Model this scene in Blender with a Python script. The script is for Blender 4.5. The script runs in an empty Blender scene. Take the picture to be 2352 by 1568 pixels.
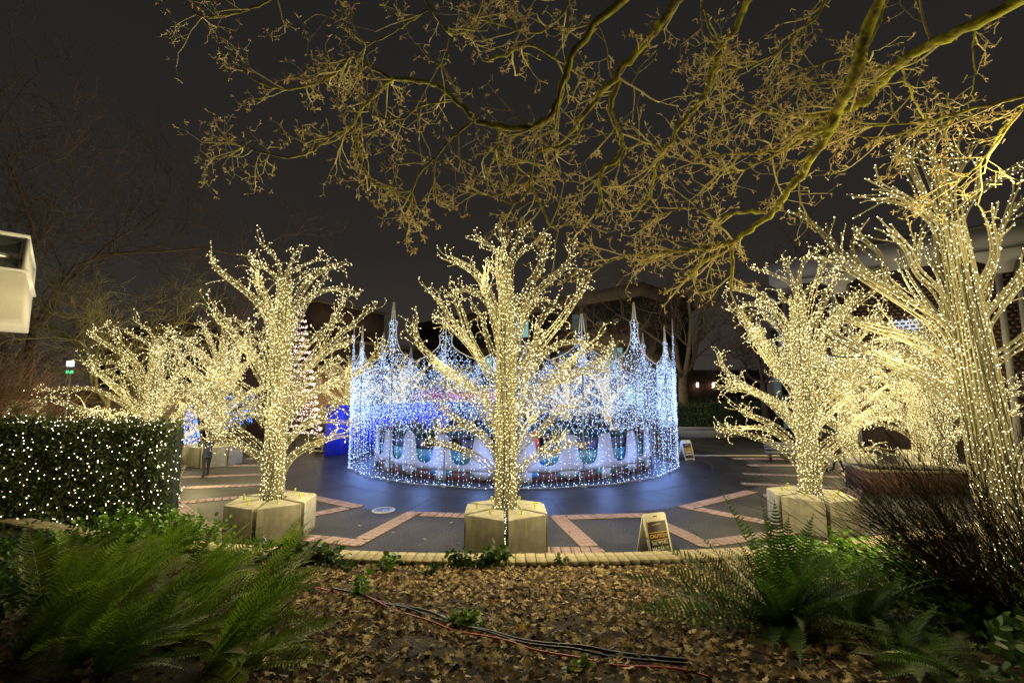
import bpy, bmesh, math, random
import numpy as np
from mathutils import Vector, Matrix, Euler

# ------------------------------------------------------------------ camera, sky, exposure
SC = bpy.context.scene
COL = SC.collection
PITCH = math.atan(118 / 1045)
CAMZ = 3.4
cam_data = bpy.data.cameras.new('camera')
cam_data.sensor_width = 36
cam_data.lens = 16.0
cam_data.clip_start = 0.05
cam_data.clip_end = 900
cam = bpy.data.objects.new('camera', cam_data)
COL.objects.link(cam)
cam.location = (0, 0, CAMZ)
cam.rotation_euler = (math.pi / 2 + PITCH, 0, 0)
SC.camera = cam

world = bpy.data.worlds.new('World')
SC.world = world
world.use_nodes = True
wn, wl = world.node_tree.nodes, world.node_tree.links
bg = wn['Background']
tc = wn.new('ShaderNodeTexCoord')
sp = wn.new('ShaderNodeSeparateXYZ')
rp = wn.new('ShaderNodeValToRGB')
wl.new(tc.outputs['Generated'], sp.inputs[0])
wl.new(sp.outputs['Z'], rp.inputs[0])
wl.new(rp.outputs[0], bg.inputs['Color'])
rp.color_ramp.elements[0].position = 0.0
rp.color_ramp.elements[0].color = (0.046, 0.038, 0.032, 1)
rp.color_ramp.elements[1].position = 0.75
rp.color_ramp.elements[1].color = (0.0155, 0.0150, 0.0150, 1)
e = rp.color_ramp.elements.new(0.3)
e.color = (0.0230, 0.0195, 0.0175, 1)
bg.inputs['Strength'].default_value = 1.0

SC.view_settings.view_transform = 'Standard'
SC.view_settings.look = 'None'
SC.view_settings.exposure = 0.0
SC.view_settings.gamma = 1.0
SC.view_settings.use_curve_mapping = False
SC.render.engine = 'CYCLES'
cy = SC.cycles
cy.use_denoising = True
try:
    cy.denoiser = 'OPENIMAGEDENOISE'
    cy.denoising_prefilter = 'ACCURATE'
except Exception:
    pass
cy.use_light_tree = True
cy.max_bounces = 4
cy.diffuse_bounces = 2
cy.glossy_bounces = 2
cy.transmission_bounces = 3
cy.transparent_max_bounces = 6
cy.sample_clamp_direct = 30
cy.sample_clamp_indirect = 3
cy.caustics_reflective = False
cy.caustics_refractive = False

# strengths of what gives off light
L_WARM = 7.0        # radiance of the tiny bulbs
L_COOL = 4.6
P_TREE = 900.0      # watts of light strings on one rope tree
P_CASTLE = 2500.0   # watts of net lights on the castle
WARM_LIGHT = (1.0, 0.81, 0.37)
COOL_LIGHT = (0.22, 0.38, 1.0)

random.seed(7)
RNG = np.random.default_rng(11)

# ------------------------------------------------------------------ photo geometry helpers (pixel of a 2352 px wide view to a ray)
def ray(px, py):
    a = (px - 1176) / 1045.0
    b = (784 - py) / 1045.0
    return np.array([a, math.cos(PITCH) - b * math.sin(PITCH), math.sin(PITCH) + b * math.cos(PITCH)])
def V(px, py, Y):
    d = ray(px, py)
    t = Y / d[1]
    return np.array([d[0] * t, Y, CAMZ + d[2] * t])
def G(px, py, z=0.0):
    d = ray(px, py)
    t = (z - CAMZ) / d[2]
    return np.array([d[0] * t, d[1] * t, z])
def bedz(x, y):
    return 0.30 + 0.20 * np.maximum(0, 8.45 + 0.018 * np.asarray(x) ** 2 - np.asarray(y))
def B(px, py):                       # a ray meets the sloping planting bed
    d = ray(px, py)
    t = 3.0
    for _ in range(60):
        p = d * t
        g = (CAMZ + p[2]) - float(bedz(p[0], p[1]))
        t += g / (abs(d[2]) + 0.2)
        if t < 0.5: t = 0.5
    return np.array([d[0] * t, d[1] * t, float(bedz(d[0] * t, d[1] * t))])

# ------------------------------------------------------------------ mesh builder
class MB:
    def __init__(s):
        s.V = []; s.F = {3: [], 4: []}; s.M = {3: [], 4: []}; s.N = []; s.n = 0; s.pl = {}
    def add(s, v, f, m=0):
        v = np.asarray(v, float).reshape(-1, 3); f = np.asarray(f, int)
        k = f.shape[1]
        s.V.append(v); s.F[k].append(f + s.n); s.M[k].append(np.full(len(f), m, int)); s.n += len(v)
    def raw(s, v):
        v = np.asarray(v, float).reshape(-1, 3); b = s.n
        s.V.append(v); s.n += len(v); return b
    def ngon(s, v, m=0):
        b = s.raw(v); s.N.append((list(range(b, b + len(v))), m))
    def box(s, c, size, rz=0.0, m=0, tilt=None):
        x, y, z = [q / 2 for q in size]
        p = np.array([[-x, -y, -z], [x, -y, -z], [x, y, -z], [-x, y, -z], [-x, -y, z], [x, -y, z], [x, y, z], [-x, y, z]])
        if tilt is not None:
            p = p @ np.array(Euler(tilt).to_matrix()).T
        ca, sa = math.cos(rz), math.sin(rz)
        p = p @ np.array([[ca, -sa, 0], [sa, ca, 0], [0, 0, 1]]).T + np.asarray(c)
        s.add(p, [[0, 3, 2, 1], [4, 5, 6, 7], [0, 1, 5, 4], [1, 2, 6, 5], [2, 3, 7, 6], [3, 0, 4, 7]], m)
    def tube(s, P, R, k=4, m=0):
        P = np.asarray(P, float)
        R = np.full(len(P), R, float) if np.isscalar(R) else np.asarray(R, float)
        s.pl.setdefault((len(P), k, m), []).append((P, R))
    def prism(s, pts, z0, z1, m=0):
        pts = [tuple(p) for p in pts]; n = len(pts)
        b = s.raw([(x, y, z0) for x, y in pts] + [(x, y, z1) for x, y in pts])
        s.N.append(([b + i for i in range(n)][::-1], m)); s.N.append(([b + n + i for i in range(n)], m))
        for i in range(n):
            j = (i + 1) % n; s.N.append(([b + i, b + j, b + n + j, b + n + i], m))
    def slab(s, pts, o, ex, ez, t, m=0):            # outline in a plane (ex, ez) through o, thickness t
        o = np.asarray(o, float); ex = np.asarray(ex, float); ez = np.asarray(ez, float)
        nn = np.cross(ex, ez); nn /= np.linalg.norm(nn); n = len(pts)
        f = [o + ex * a + ez * c + nn * t / 2 for a, c in pts]; g = [o + ex * a + ez * c - nn * t / 2 for a, c in pts]
        b = s.raw(f + g)
        s.N.append(([b + i for i in range(n)], m)); s.N.append(([b + n + i for i in range(n)][::-1], m))
        for i in range(n):
            j = (i + 1) % n; s.N.append(([b + i, b + n + i, b + n + j, b + j], m))
    def lathe(s, c, prof, k=16, m=0):
        a = np.arange(k) * 2 * math.pi / k; n = len(prof)
        v = [[c[0] + r * math.cos(t), c[1] + r * math.sin(t), c[2] + z] for r, z in prof for t in a]
        f = [[i * k + j, i * k + (j + 1) % k, (i + 1) * k + (j + 1) % k, (i + 1) * k + j] for i in range(n - 1) for j in range(k)]
        s.add(v, f, m)
    def scatter(s, tv, tf, pos, rot, scl, m=0):
        tv = np.asarray(tv, float); tf = np.asarray(tf, int); pos = np.asarray(pos, float); N = len(pos)
        if N == 0: return
        scl = np.asarray(scl, float)
        if scl.ndim == 1: scl = np.repeat(scl[:, None], 3, 1)
        w = np.einsum('nij,nkj->nki', rot, tv[None] * scl[:, None, :]) + pos[:, None, :]
        f = (tf[None] + (np.arange(N) * len(tv))[:, None, None]).reshape(-1, tf.shape[1])
        s.add(w.reshape(-1, 3), f, m)
    def flush(s):
        for (n, k, m), lst in s.pl.items():
            P = np.stack([a for a, _ in lst]); R = np.stack([r for _, r in lst]); M = len(lst)
            T = np.gradient(P, axis=1); T /= np.linalg.norm(T, axis=2, keepdims=True) + 1e-9
            tot = np.abs(P[:, -1] - P[:, 0]) + 1e-6
            ref = np.eye(3)[np.argmin(tot, axis=1)][:, None, :]
            A = np.cross(T, ref); A /= np.linalg.norm(A, axis=2, keepdims=True) + 1e-9
            Bn = np.cross(T, A)
            th = np.arange(k) * 2 * math.pi / k
            W = P[:, :, None] + R[:, :, None, None] * (np.cos(th)[None, None, :, None] * A[:, :, None] + np.sin(th)[None, None, :, None] * Bn[:, :, None])
            i, j = np.meshgrid(np.arange(n - 1), np.arange(k), indexing='ij')
            q = np.stack([i * k + j, i * k + (j + 1) % k, (i + 1) * k + (j + 1) % k, (i + 1) * k + j], -1).reshape(-1, 4)
            f = (q[None] + (np.arange(M) * n * k)[:, None, None]).reshape(-1, 4)
            s.add(W.reshape(-1, 3), f, m)
            if k >= 5:
                for e0 in range(M):
                    b = s.n - M * n * k + e0 * n * k
                    s.N.append(([b + x for x in range(k)][::-1], m)); s.N.append(([b + (n - 1) * k + x for x in range(k)], m))
        s.pl = {}
    def mesh(s, name, mats=(), smooth=False):
        s.flush()
        me = bpy.data.meshes.new(name)
        if s.n == 0: return me
        v = np.concatenate(s.V)
        loops, starts, tots, mi = [], [], [], []; o = 0
        for k in (3, 4):
            if s.F[k]:
                f = np.concatenate(s.F[k]); loops.append(f.ravel()); starts.append(o + np.arange(len(f)) * k)
                tots.append(np.full(len(f), k)); mi.append(np.concatenate(s.M[k])); o += f.size
        if s.N:
            lens = [len(a) for a, _ in s.N]
            loops.append(np.concatenate([np.array(a) for a, _ in s.N])); starts.append(o + np.concatenate([[0], np.cumsum(lens)[:-1]]))
            tots.append(np.array(lens)); mi.append(np.array([m for _, m in s.N]))
        loops = np.concatenate(loops).astype(np.int32); starts = np.concatenate(starts).astype(np.int32); tots = np.concatenate(tots).astype(np.int32)
        me.vertices.add(len(v)); me.vertices.foreach_set('co', v.astype(np.float32).ravel())
        me.loops.add(len(loops)); me.loops.foreach_set('vertex_index', loops)
        me.polygons.add(len(starts)); me.polygons.foreach_set('loop_start', starts); me.polygons.foreach_set('loop_total', tots)
        me.polygons.foreach_set('material_index', np.concatenate(mi).astype(np.int32))
        if smooth: me.polygons.foreach_set('use_smooth', np.ones(len(starts), bool))
        for m in (mats if isinstance(mats, (list, tuple)) else [mats]): me.materials.append(m)
        me.update(calc_edges=True); me.validate()
        return me

def put(name, mesh, parent=None, kind=None, loc=None, rz=None):
    o = bpy.data.objects.new(name, mesh); COL.objects.link(o)
    if parent is not None: o.parent = parent
    if kind: o['kind'] = kind
    if loc is not None: o.location = loc
    if rz is not None: o.rotation_euler = (0, 0, rz)
    return o
def obj(name, mb, mats, parent=None, kind=None, smooth=False, loc=None, rz=None):
    return put(name, mb.mesh(name, mats, smooth), parent, kind, loc, rz)
def tag(o, label, cat, group=None):
    o['label'] = label; o['category'] = cat
    if group: o['group'] = group
    return o
def thing(name, label, cat, loc=(0, 0, 0), rz=0.0, group=None, sc=1.0):
    o = bpy.data.objects.new(name, None); COL.objects.link(o)
    o.location = loc; o.rotation_euler = (0, 0, rz); o.scale = (sc, sc, sc) if np.isscalar(sc) else sc
    o.empty_display_size = 0.2
    return tag(o, label, cat, group)
KIDS = {}
def dup(src, loc, rz, label, group=None, sc=1.0):
    r = src.copy(); COL.objects.link(r); r.location = loc; r.rotation_euler = (0, 0, rz)
    r.scale = (sc, sc, sc) if np.isscalar(sc) else sc
    r['label'] = label
    if group: r['group'] = group
    for ch in list(src.children):
        c = ch.copy(); COL.objects.link(c); c.parent = r
        for g in list(ch.children):
            d = g.copy(); COL.objects.link(d); d.parent = c
    return r
def bevel(me, w, seg=1):
    bm = bmesh.new(); bm.from_mesh(me)
    bmesh.ops.remove_doubles(bm, verts=bm.verts, dist=1e-5)
    bmesh.ops.bevel(bm, geom=[e for e in bm.edges if len(e.link_faces) == 2 and e.calc_face_angle(0) > 0.4], offset=w, segments=seg, affect='EDGES', profile=0.6)
    bm.to_mesh(me); bm.free(); return me

# ------------------------------------------------------------------ materials
def mat(name, col, rough=0.8, col2=None, scale=6.0, metal=0.0, bump=0.0, bscale=None, detail=4.0, spec=0.5, island=0.0, ramp=(0.35, 0.65), trans=0.0, extra=None, byobj=0.0):
    m = bpy.data.materials.new(name); m.use_nodes = True
    n, l = m.node_tree.nodes, m.node_tree.links; p = n['Principled BSDF']
    p.inputs['Roughness'].default_value = rough; p.inputs['Metallic'].default_value = metal
    p.inputs['Specular IOR Level'].default_value = spec
    p.inputs['Base Color'].default_value = (*col, 1)
    t = n.new('ShaderNodeTexCoord'); cur = None
    if col2 is not None:
        q = n.new('ShaderNodeTexNoise'); q.inputs['Scale'].default_value = scale; q.inputs['Detail'].default_value = detail; q.inputs['Roughness'].default_value = 0.62
        l.new(t.outputs['Object'], q.inputs['Vector'])
        r = n.new('ShaderNodeValToRGB'); r.color_ramp.elements[0].position = ramp[0]; r.color_ramp.elements[1].position = ramp[1]
        r.color_ramp.elements[0].color = (*col, 1); r.color_ramp.elements[1].color = (*col2, 1)
        l.new(q.outputs['Fac'], r.inputs[0]); cur = r.outputs[0]
    if island > 0:
        g = n.new('ShaderNodeNewGeometry'); h = n.new('ShaderNodeHueSaturation')
        mr = n.new('ShaderNodeMapRange'); mr.inputs['To Min'].default_value = 1 - island; mr.inputs['To Max'].default_value = 1 + island
        l.new(g.outputs['Random Per Island'], mr.inputs['Value']); l.new(mr.outputs[0], h.inputs['Value'])
        if cur is not None: l.new(cur, h.inputs['Color'])
        else: h.inputs['Color'].default_value = (*col, 1)
        cur = h.outputs[0]
    if byobj > 0:
        oi = n.new('ShaderNodeObjectInfo'); h2 = n.new('ShaderNodeHueSaturation'); m2 = n.new('ShaderNodeMapRange'); m2.inputs['To Min'].default_value = 1 - byobj; m2.inputs['To Max'].default_value = 1 + byobj
        l.new(oi.outputs['Random'], m2.inputs['Value']); l.new(m2.outputs[0], h2.inputs['Value']); l.new(cur, h2.inputs['Color']); cur = h2.outputs[0]
    if cur is not None: l.new(cur, p.inputs['Base Color'])
    if bump > 0:
        q2 = n.new('ShaderNodeTexNoise'); q2.inputs['Scale'].default_value = bscale or scale * 3; q2.inputs['Detail'].default_value = 5
        l.new(t.outputs['Object'], q2.inputs['Vector'])
        b = n.new('ShaderNodeBump'); b.inputs['Strength'].default_value = bump; b.inputs['Distance'].default_value = 0.02
        l.new(q2.outputs['Fac'], b.inputs['Height']); l.new(b.outputs[0], p.inputs['Normal'])
    if trans > 0:
        p.inputs['Transmission Weight'].default_value = 0
        tr = n.new('ShaderNodeBsdfTranslucent'); mx = n.new('ShaderNodeMixShader'); mx.inputs[0].default_value = trans
        if cur is not None: l.new(cur, tr.inputs['Color'])
        else: tr.inputs['Color'].default_value = (*col, 1)
        l.new(p.outputs[0], mx.inputs[1]); l.new(tr.outputs[0], mx.inputs[2]); l.new(mx.outputs[0], n['Material Output'].inputs['Surface'])
    return m
def glow(name, col, s, sampling='NONE'):
    m = bpy.data.materials.new(name); m.use_nodes = True
    n, l = m.node_tree.nodes, m.node_tree.links; n.remove(n['Principled BSDF'])
    e = n.new('ShaderNodeEmission'); e.inputs[0].default_value = (*col, 1); e.inputs[1].default_value = s
    l.new(e.outputs[0], n['Material Output'].inputs['Surface'])
    try: m.cycles.emission_sampling = sampling
    except Exception: pass
    return m

M = {}
M['warm_bulb'] = glow('warm_bulb', (1.0, 0.82, 0.42), L_WARM)
M['warm_bulb_far'] = glow('warm_bulb_far', (1.0, 0.80, 0.30), L_WARM * 0.8)
M['near_bulb'] = glow('near_bulb', (1.0, 0.84, 0.50), L_WARM * 1.0)
M['cool_bulb'] = glow('cool_bulb', (0.38, 0.57, 1.0), L_COOL)
M['pink_bulb'] = glow('pink_bulb', (1.0, 0.70, 0.60), 4)
M['blue_bulb'] = glow('blue_bulb', (0.10, 0.22, 1.0), 6)
M['hedge_bulb'] = glow('hedge_bulb', (1.0, 0.80, 0.55), 10)
M['rope'] = mat('cream_rope', (0.27, 0.25, 0.165), 0.55, spec=0.3)
M['seam'] = mat('dark_seam', (0.05, 0.04, 0.02), 0.6)
M['cable'] = mat('black_cable', (0.012, 0.012, 0.013), 0.45)
M['orange_cord'] = mat('orange_cord', (0.62, 0.10, 0.03), 0.4)
M['concrete'] = mat('cast_concrete', (0.30, 0.29, 0.25), 0.85, (0.42, 0.40, 0.35), 3.5, bump=0.25, bscale=40)
def streaks(m, k=.45, sc_=(5, 5, .8), lo=.36, hi=.58):
    n, l = m.node_tree.nodes, m.node_tree.links; p = n['Principled BSDF']; src = p.inputs['Base Color'].links[0].from_socket
    t = n.new('ShaderNodeTexCoord'); mp = n.new('ShaderNodeMapping'); mp.inputs['Scale'].default_value = sc_; q = n.new('ShaderNodeTexNoise'); q.inputs['Scale'].default_value = 1.3; q.inputs['Detail'].default_value = 6
    r = n.new('ShaderNodeValToRGB'); r.color_ramp.elements[0].position = lo; r.color_ramp.elements[0].color = (1 - k,) * 3 + (1,); r.color_ramp.elements[1].position = hi; r.color_ramp.elements[1].color = (1, 1, 1, 1)
    x = n.new('ShaderNodeMixRGB'); x.blend_type = 'MULTIPLY'; x.inputs[0].default_value = 1
    l.new(t.outputs['Object'], mp.inputs[0]); l.new(mp.outputs[0], q.inputs['Vector']); l.new(q.outputs['Fac'], r.inputs[0]); l.new(src, x.inputs[1]); l.new(r.outputs[0], x.inputs[2]); l.new(x.outputs[0], p.inputs['Base Color'])
streaks(M['concrete'], .25)
M['yellow'] = mat('yellow_lug', (0.50, 0.56, 0.03), 0.45)
M['pale_metal'] = mat('pale_painted_metal', (0.38, 0.39, 0.41), 0.5, (0.45, 0.46, 0.48), 8)
M['white_steel'] = mat('white_steel_tube', (0.62, 0.64, 0.68), 0.45)
M['grey_metal'] = mat('grey_metal', (0.20, 0.20, 0.21), 0.45, (0.27, 0.27, 0.28), 9, metal=0.4)
M['white_paint'] = mat('white_panel_paint', (0.27, 0.285, 0.33), 0.6, (0.33, 0.345, 0.39), 2.5)
M['maroon'] = mat('maroon_board', (0.055, 0.018, 0.022), 0.6, (0.09, 0.03, 0.03), 5)
M['teal'] = mat('teal_painted_waves', (0.012, 0.10, 0.11), 0.4, (0.10, 0.25, 0.22), 5, detail=7, ramp=(0.42, 0.62))
M['blue_art'] = mat('blue_painted_panel', (0.01, 0.07, 0.20), 0.4, (0.03, 0.22, 0.38), 3)
M['navy_board'] = mat('dark_inner_board', (0.03, 0.035, 0.07), 0.6)
M['hoarding'] = mat('blue_hoarding', (0.022, 0.03, 0.52), 0.55, (0.03, 0.045, 0.62), 1.5)
M['red_pod'] = mat('red_gloss_shell', (0.62, 0.03, 0.02), 0.25, (0.70, 0.16, 0.05), 4)
M['red_cloth'] = mat('red_cloth', (0.75, 0.03, 0.05), 0.7)
M['asphalt'] = mat('damp_aggregate_asphalt', (0.022, 0.022, 0.026), 0.65, (0.125, 0.120, 0.125), 26, bump=0.35, bscale=60, detail=8, spec=.2, ramp=(0.38, 0.66))
M['smooth_asphalt'] = mat('smooth_asphalt_ring', (0.020, 0.020, 0.023), 0.5, (0.040, 0.039, 0.041), 1.1, spec=.3, bump=0.08, bscale=60, detail=7)
streaks(M['asphalt'], .5, (.35, .35, .35), .40, .60); streaks(M['smooth_asphalt'], .45, (.55, .25, .4), .42, .56)
M['brick_red'] = mat('paving_brick', (0.27, 0.185, 0.195), 0.75, (0.40, 0.295, 0.305), 5, bump=0.2, bscale=60, island=0.22)
M['mortar'] = mat('dark_mortar', (0.05, 0.045, 0.04), 0.9)
M['cap_brick'] = mat('tan_cap_brick', (0.30, 0.26, 0.18), 0.85, (0.46, 0.41, 0.29), 9, bump=0.3, bscale=50)
M['wall_brick'] = mat('dark_brick_wall', (0.10, 0.055, 0.04), 0.85, (0.15, 0.08, 0.06), 2)
M['bldg_brick'] = mat('far_brown_brick', (0.085, 0.050, 0.040), 0.9, (0.12, 0.075, 0.06), 1.2)
M['bldg_dark'] = mat('far_dark_brick', (0.045, 0.032, 0.028), 0.9, (0.065, 0.045, 0.04), 1.0)
M['beige_band'] = mat('beige_concrete_band', (0.13, 0.10, 0.075), 0.85, (0.17, 0.14, 0.105), 0.8)
M['grey_conc'] = mat('pale_fascia_concrete', (0.20, 0.20, 0.21), 0.8, (0.27, 0.27, 0.28), 0.7)
M['roof'] = mat('dark_roof', (0.05, 0.05, 0.055), 0.8)
M['glass'] = mat('dark_window_glass', (0.02, 0.025, 0.03), 0.12, spec=0.8)
M['lit_cyan'] = glow('lit_cyan_window', (0.45, 0.85, 0.80), 0.55)
M['lit_white'] = glow('lit_white_window', (0.75, 0.85, 1.0), 0.9)
M['lit_dim'] = glow('dim_window', (0.35, 0.50, 0.50), 0.16)
M['lit_warm'] = glow('warm_sconce', (1.0, 0.62, 0.40), 9)
M['lit_yellow'] = glow('lit_yellow_wall_sign', (0.95, 0.80, 0.30), 0.55)
M['lamp_white'] = glow('white_lantern', (0.90, 0.85, 1.0), 3)
M['lamp_green'] = glow('green_lantern', (0.10, 0.9, 0.40), 1.2)
M['soil'] = mat('bed_soil', (0.010, 0.007, 0.005), 0.95, (0.032, 0.021, 0.014), 9, bump=0.9, bscale=35, detail=8)
M['litter'] = mat('fallen_leaf', (0.28, 0.20, 0.10), 0.7, (0.60, 0.47, 0.25), 2.6, island=0.5, trans=0.10)
M['litter2'] = mat('brown_fallen_leaf', (0.07, 0.038, 0.018), 0.8, (0.19, 0.11, 0.05), 3, island=0.5)
M['leaf_y'] = mat('yellow_leaf', (0.60, 0.40, 0.03), 0.6, trans=0.3)
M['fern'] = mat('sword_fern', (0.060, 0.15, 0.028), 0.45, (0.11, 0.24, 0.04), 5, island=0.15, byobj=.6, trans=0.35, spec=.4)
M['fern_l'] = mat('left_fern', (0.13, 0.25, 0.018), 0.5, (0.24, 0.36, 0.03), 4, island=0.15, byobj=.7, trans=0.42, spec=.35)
M['rachis'] = mat('fern_rachis', (0.10, 0.09, 0.03), 0.6)
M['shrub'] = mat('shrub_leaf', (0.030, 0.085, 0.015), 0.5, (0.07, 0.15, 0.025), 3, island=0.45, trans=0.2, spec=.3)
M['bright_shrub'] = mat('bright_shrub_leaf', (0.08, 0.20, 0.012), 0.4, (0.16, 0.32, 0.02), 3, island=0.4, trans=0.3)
M['hedge'] = mat('hedge_leaf', (0.030, 0.065, 0.014), 0.5, (0.08, 0.12, 0.03), 2, island=0.5, trans=0.1)
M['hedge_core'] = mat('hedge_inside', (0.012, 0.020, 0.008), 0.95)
M['moss'] = mat('mossy_oak_bark', (0.15, 0.115, 0.055), 0.9, (0.42, 0.42, 0.04), 6.5, bump=0.9, bscale=22, ramp=(0.38, 0.56))
M['twig'] = mat('oak_twig', (0.62, 0.52, 0.26), 0.85, (0.72, 0.66, 0.26), 3)
M['bud'] = mat('oak_bud', (0.74, 0.58, 0.28), 0.8)
M['bark_dark'] = mat('dark_bark', (0.09, 0.062, 0.042), 0.9, (0.15, 0.11, 0.07), 5, bump=0.6)
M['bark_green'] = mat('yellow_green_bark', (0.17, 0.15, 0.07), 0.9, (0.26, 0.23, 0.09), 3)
M['red_twig'] = mat('reddish_twig', (0.12, 0.055, 0.035), 0.7)
M['dark_twig'] = mat('dark_shrub_twig', (0.028, 0.016, 0.010), 0.85, spec=.15)
M['skin'] = mat('skin', (0.45, 0.26, 0.18), 0.55)
M['navy'] = mat('navy_jacket', (0.012, 0.018, 0.045), 0.7)
M['black'] = mat('black_cloth', (0.008, 0.008, 0.010), 0.75)
M['maroon_coat'] = mat('dark_plum_coat', (0.035, 0.015, 0.03), 0.8)
M['hair'] = mat('dark_hair', (0.015, 0.010, 0.008), 0.6)
M['sign_white'] = mat('sign_white_plastic', (0.72, 0.70, 0.62), 0.45)
M['sign_dark'] = mat('sign_dark_print', (0.040, 0.028, 0.032), 0.5)
M['sign_yellow'] = mat('sign_yellow_print', (0.80, 0.52, 0.03), 0.5)
M['sign_letter'] = mat('sign_white_print', (0.80, 0.76, 0.66), 0.5)
M['car'] = mat('silver_car_paint', (0.40, 0.38, 0.36), 0.3, metal=0.3)
M['rubber'] = mat('black_rubber', (0.01, 0.01, 0.01), 0.8)
M['tail'] = glow('red_tail_light', (1.0, 0.05, 0.02), 3)
M['manhole'] = mat('cast_iron_cover', (0.13, 0.14, 0.16), 0.28, (0.30, 0.31, 0.34), 14, metal=0.7, bump=0.6, bscale=30)
M['kerb'] = mat('pale_kerb', (0.42, 0.38, 0.28), 0.7)
M['balcony'] = mat('white_render', (0.62, 0.60, 0.56), 0.85, (0.70, 0.68, 0.64), 2.5, bump=0.2, bscale=60)
M['alu'] = mat('white_aluminium', (0.70, 0.72, 0.74), 0.4)

OCT_V = np.array([[1, 0, 0], [-1, 0, 0], [0, 1, 0], [0, -1, 0], [0, 0, 1.3], [0, 0, -1.3]], float)
OCT_F = np.array([[0, 2, 4], [2, 1, 4], [1, 3, 4], [3, 0, 4], [2, 0, 5], [1, 2, 5], [3, 1, 5], [0, 3, 5]])
def rots(n, rng=RNG, tilt=math.pi):
    a = rng.uniform(0, 2 * math.pi, n); b = rng.uniform(-tilt, tilt, n); c = rng.uniform(-tilt, tilt, n)
    def R(ax, t):
        co, si = np.cos(t), np.sin(t); m = np.zeros((n, 3, 3)); i, j = [(1, 2), (2, 0), (0, 1)][ax]
        m[:, ax, ax] = 1; m[:, i, i] = co; m[:, j, j] = co; m[:, i, j] = -si; m[:, j, i] = si; return m
    return R(2, a) @ R(0, b) @ R(1, c)
LAMPS = {}
def lamp_light(name, col, watts, radius, parent, loc):
    k = (col, watts, radius)
    if k not in LAMPS:
        l = bpy.data.lights.new(name, 'POINT'); l.color = col; l.energy = watts; l.shadow_soft_size = radius; LAMPS[k] = l
    o = bpy.data.objects.new(name, LAMPS[k]); COL.objects.link(o); o.parent = parent; o.location = loc
    return o
def bulbs(mb, P, r, rng=RNG):
    P = np.asarray(P, float).reshape(-1, 3)
    mb.scatter(OCT_V, OCT_F, P, rots(len(P), rng), r * rng.uniform(0.8, 1.2, len(P)))
def along(P, step, off, rng, jitter=0.3):
    P = np.asarray(P); d = np.linalg.norm(np.diff(P, axis=0), axis=1); L = np.concatenate([[0], np.cumsum(d)])
    if L[-1] < step: return np.zeros((0, 3))
    s = np.arange(rng.uniform(0, step), L[-1], step); s = np.clip(s + rng.uniform(-jitter, jitter, len(s)) * step, 0, L[-1])
    q = np.stack([np.interp(s, L, P[:, i]) for i in range(3)], 1)
    v = rng.normal(size=(len(s), 3)); v /= np.linalg.norm(v, axis=1, keepdims=True)
    return q + v * off
def rodr(v, k, t):
    c, s = math.cos(t), math.sin(t)
    return v * c + np.cross(k, v) * s + k * np.dot(k, v) * (1 - c)

# ------------------------------------------------------------------ the setting: ground, plaza
CX, CY, RC = 0.07, 24.8, 8.25
mb = MB(); mb.add([[-260, -60, 0], [260, -60, 0], [260, 320, 0], [-260, 320, 0]], [[0, 1, 2, 3]])
plaza = obj('plaza_ground', mb, M['asphalt'], kind='structure')
mb = MB(); n = 96; a = np.arange(n) * 2 * math.pi / n
vi = [[CX, CY, 0.004]] + [[CX + 11.75 * math.cos(t), CY + 11.75 * math.sin(t), 0.004] for t in a]
mb.add(vi, [[0, 1 + i, 1 + (i + 1) % n] for i in range(n)])
ringp = obj('asphalt_ring', mb, M['smooth_asphalt'], kind='structure')
# expansion joints in the ring
mb = MB()
for R in (9.75,):
    for i in range(n):
        t0, t1 = a[i], a[i] + 2 * math.pi / n
        mb.add([[CX + (R - .012) * math.cos(t0), CY + (R - .012) * math.sin(t0), .008], [CX + (R + .012) * math.cos(t0), CY + (R + .012) * math.sin(t0), .008],
                [CX + (R + .012) * math.cos(t1), CY + (R + .012) * math.sin(t1), .008], [CX + (R - .012) * math.cos(t1), CY + (R - .012) * math.sin(t1), .008]], [[0, 1, 2, 3]])
for i in range(16):
    t = i * 2 * math.pi / 16 + .12; c, s_ = math.cos(t), math.sin(t); w = .012
    mb.add([[CX + 9.8 * c - w * s_, CY + 9.8 * s_ + w * c, .009], [CX + 9.8 * c + w * s_, CY + 9.8 * s_ - w * c, .009], [CX + 11.7 * c + w * s_, CY + 11.7 * s_ - w * c, .009], [CX + 11.7 * c - w * s_, CY + 11.7 * s_ + w * c, .009]], [[0, 1, 2, 3]])
obj('joint_line', mb, M['mortar'], ringp)

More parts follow.
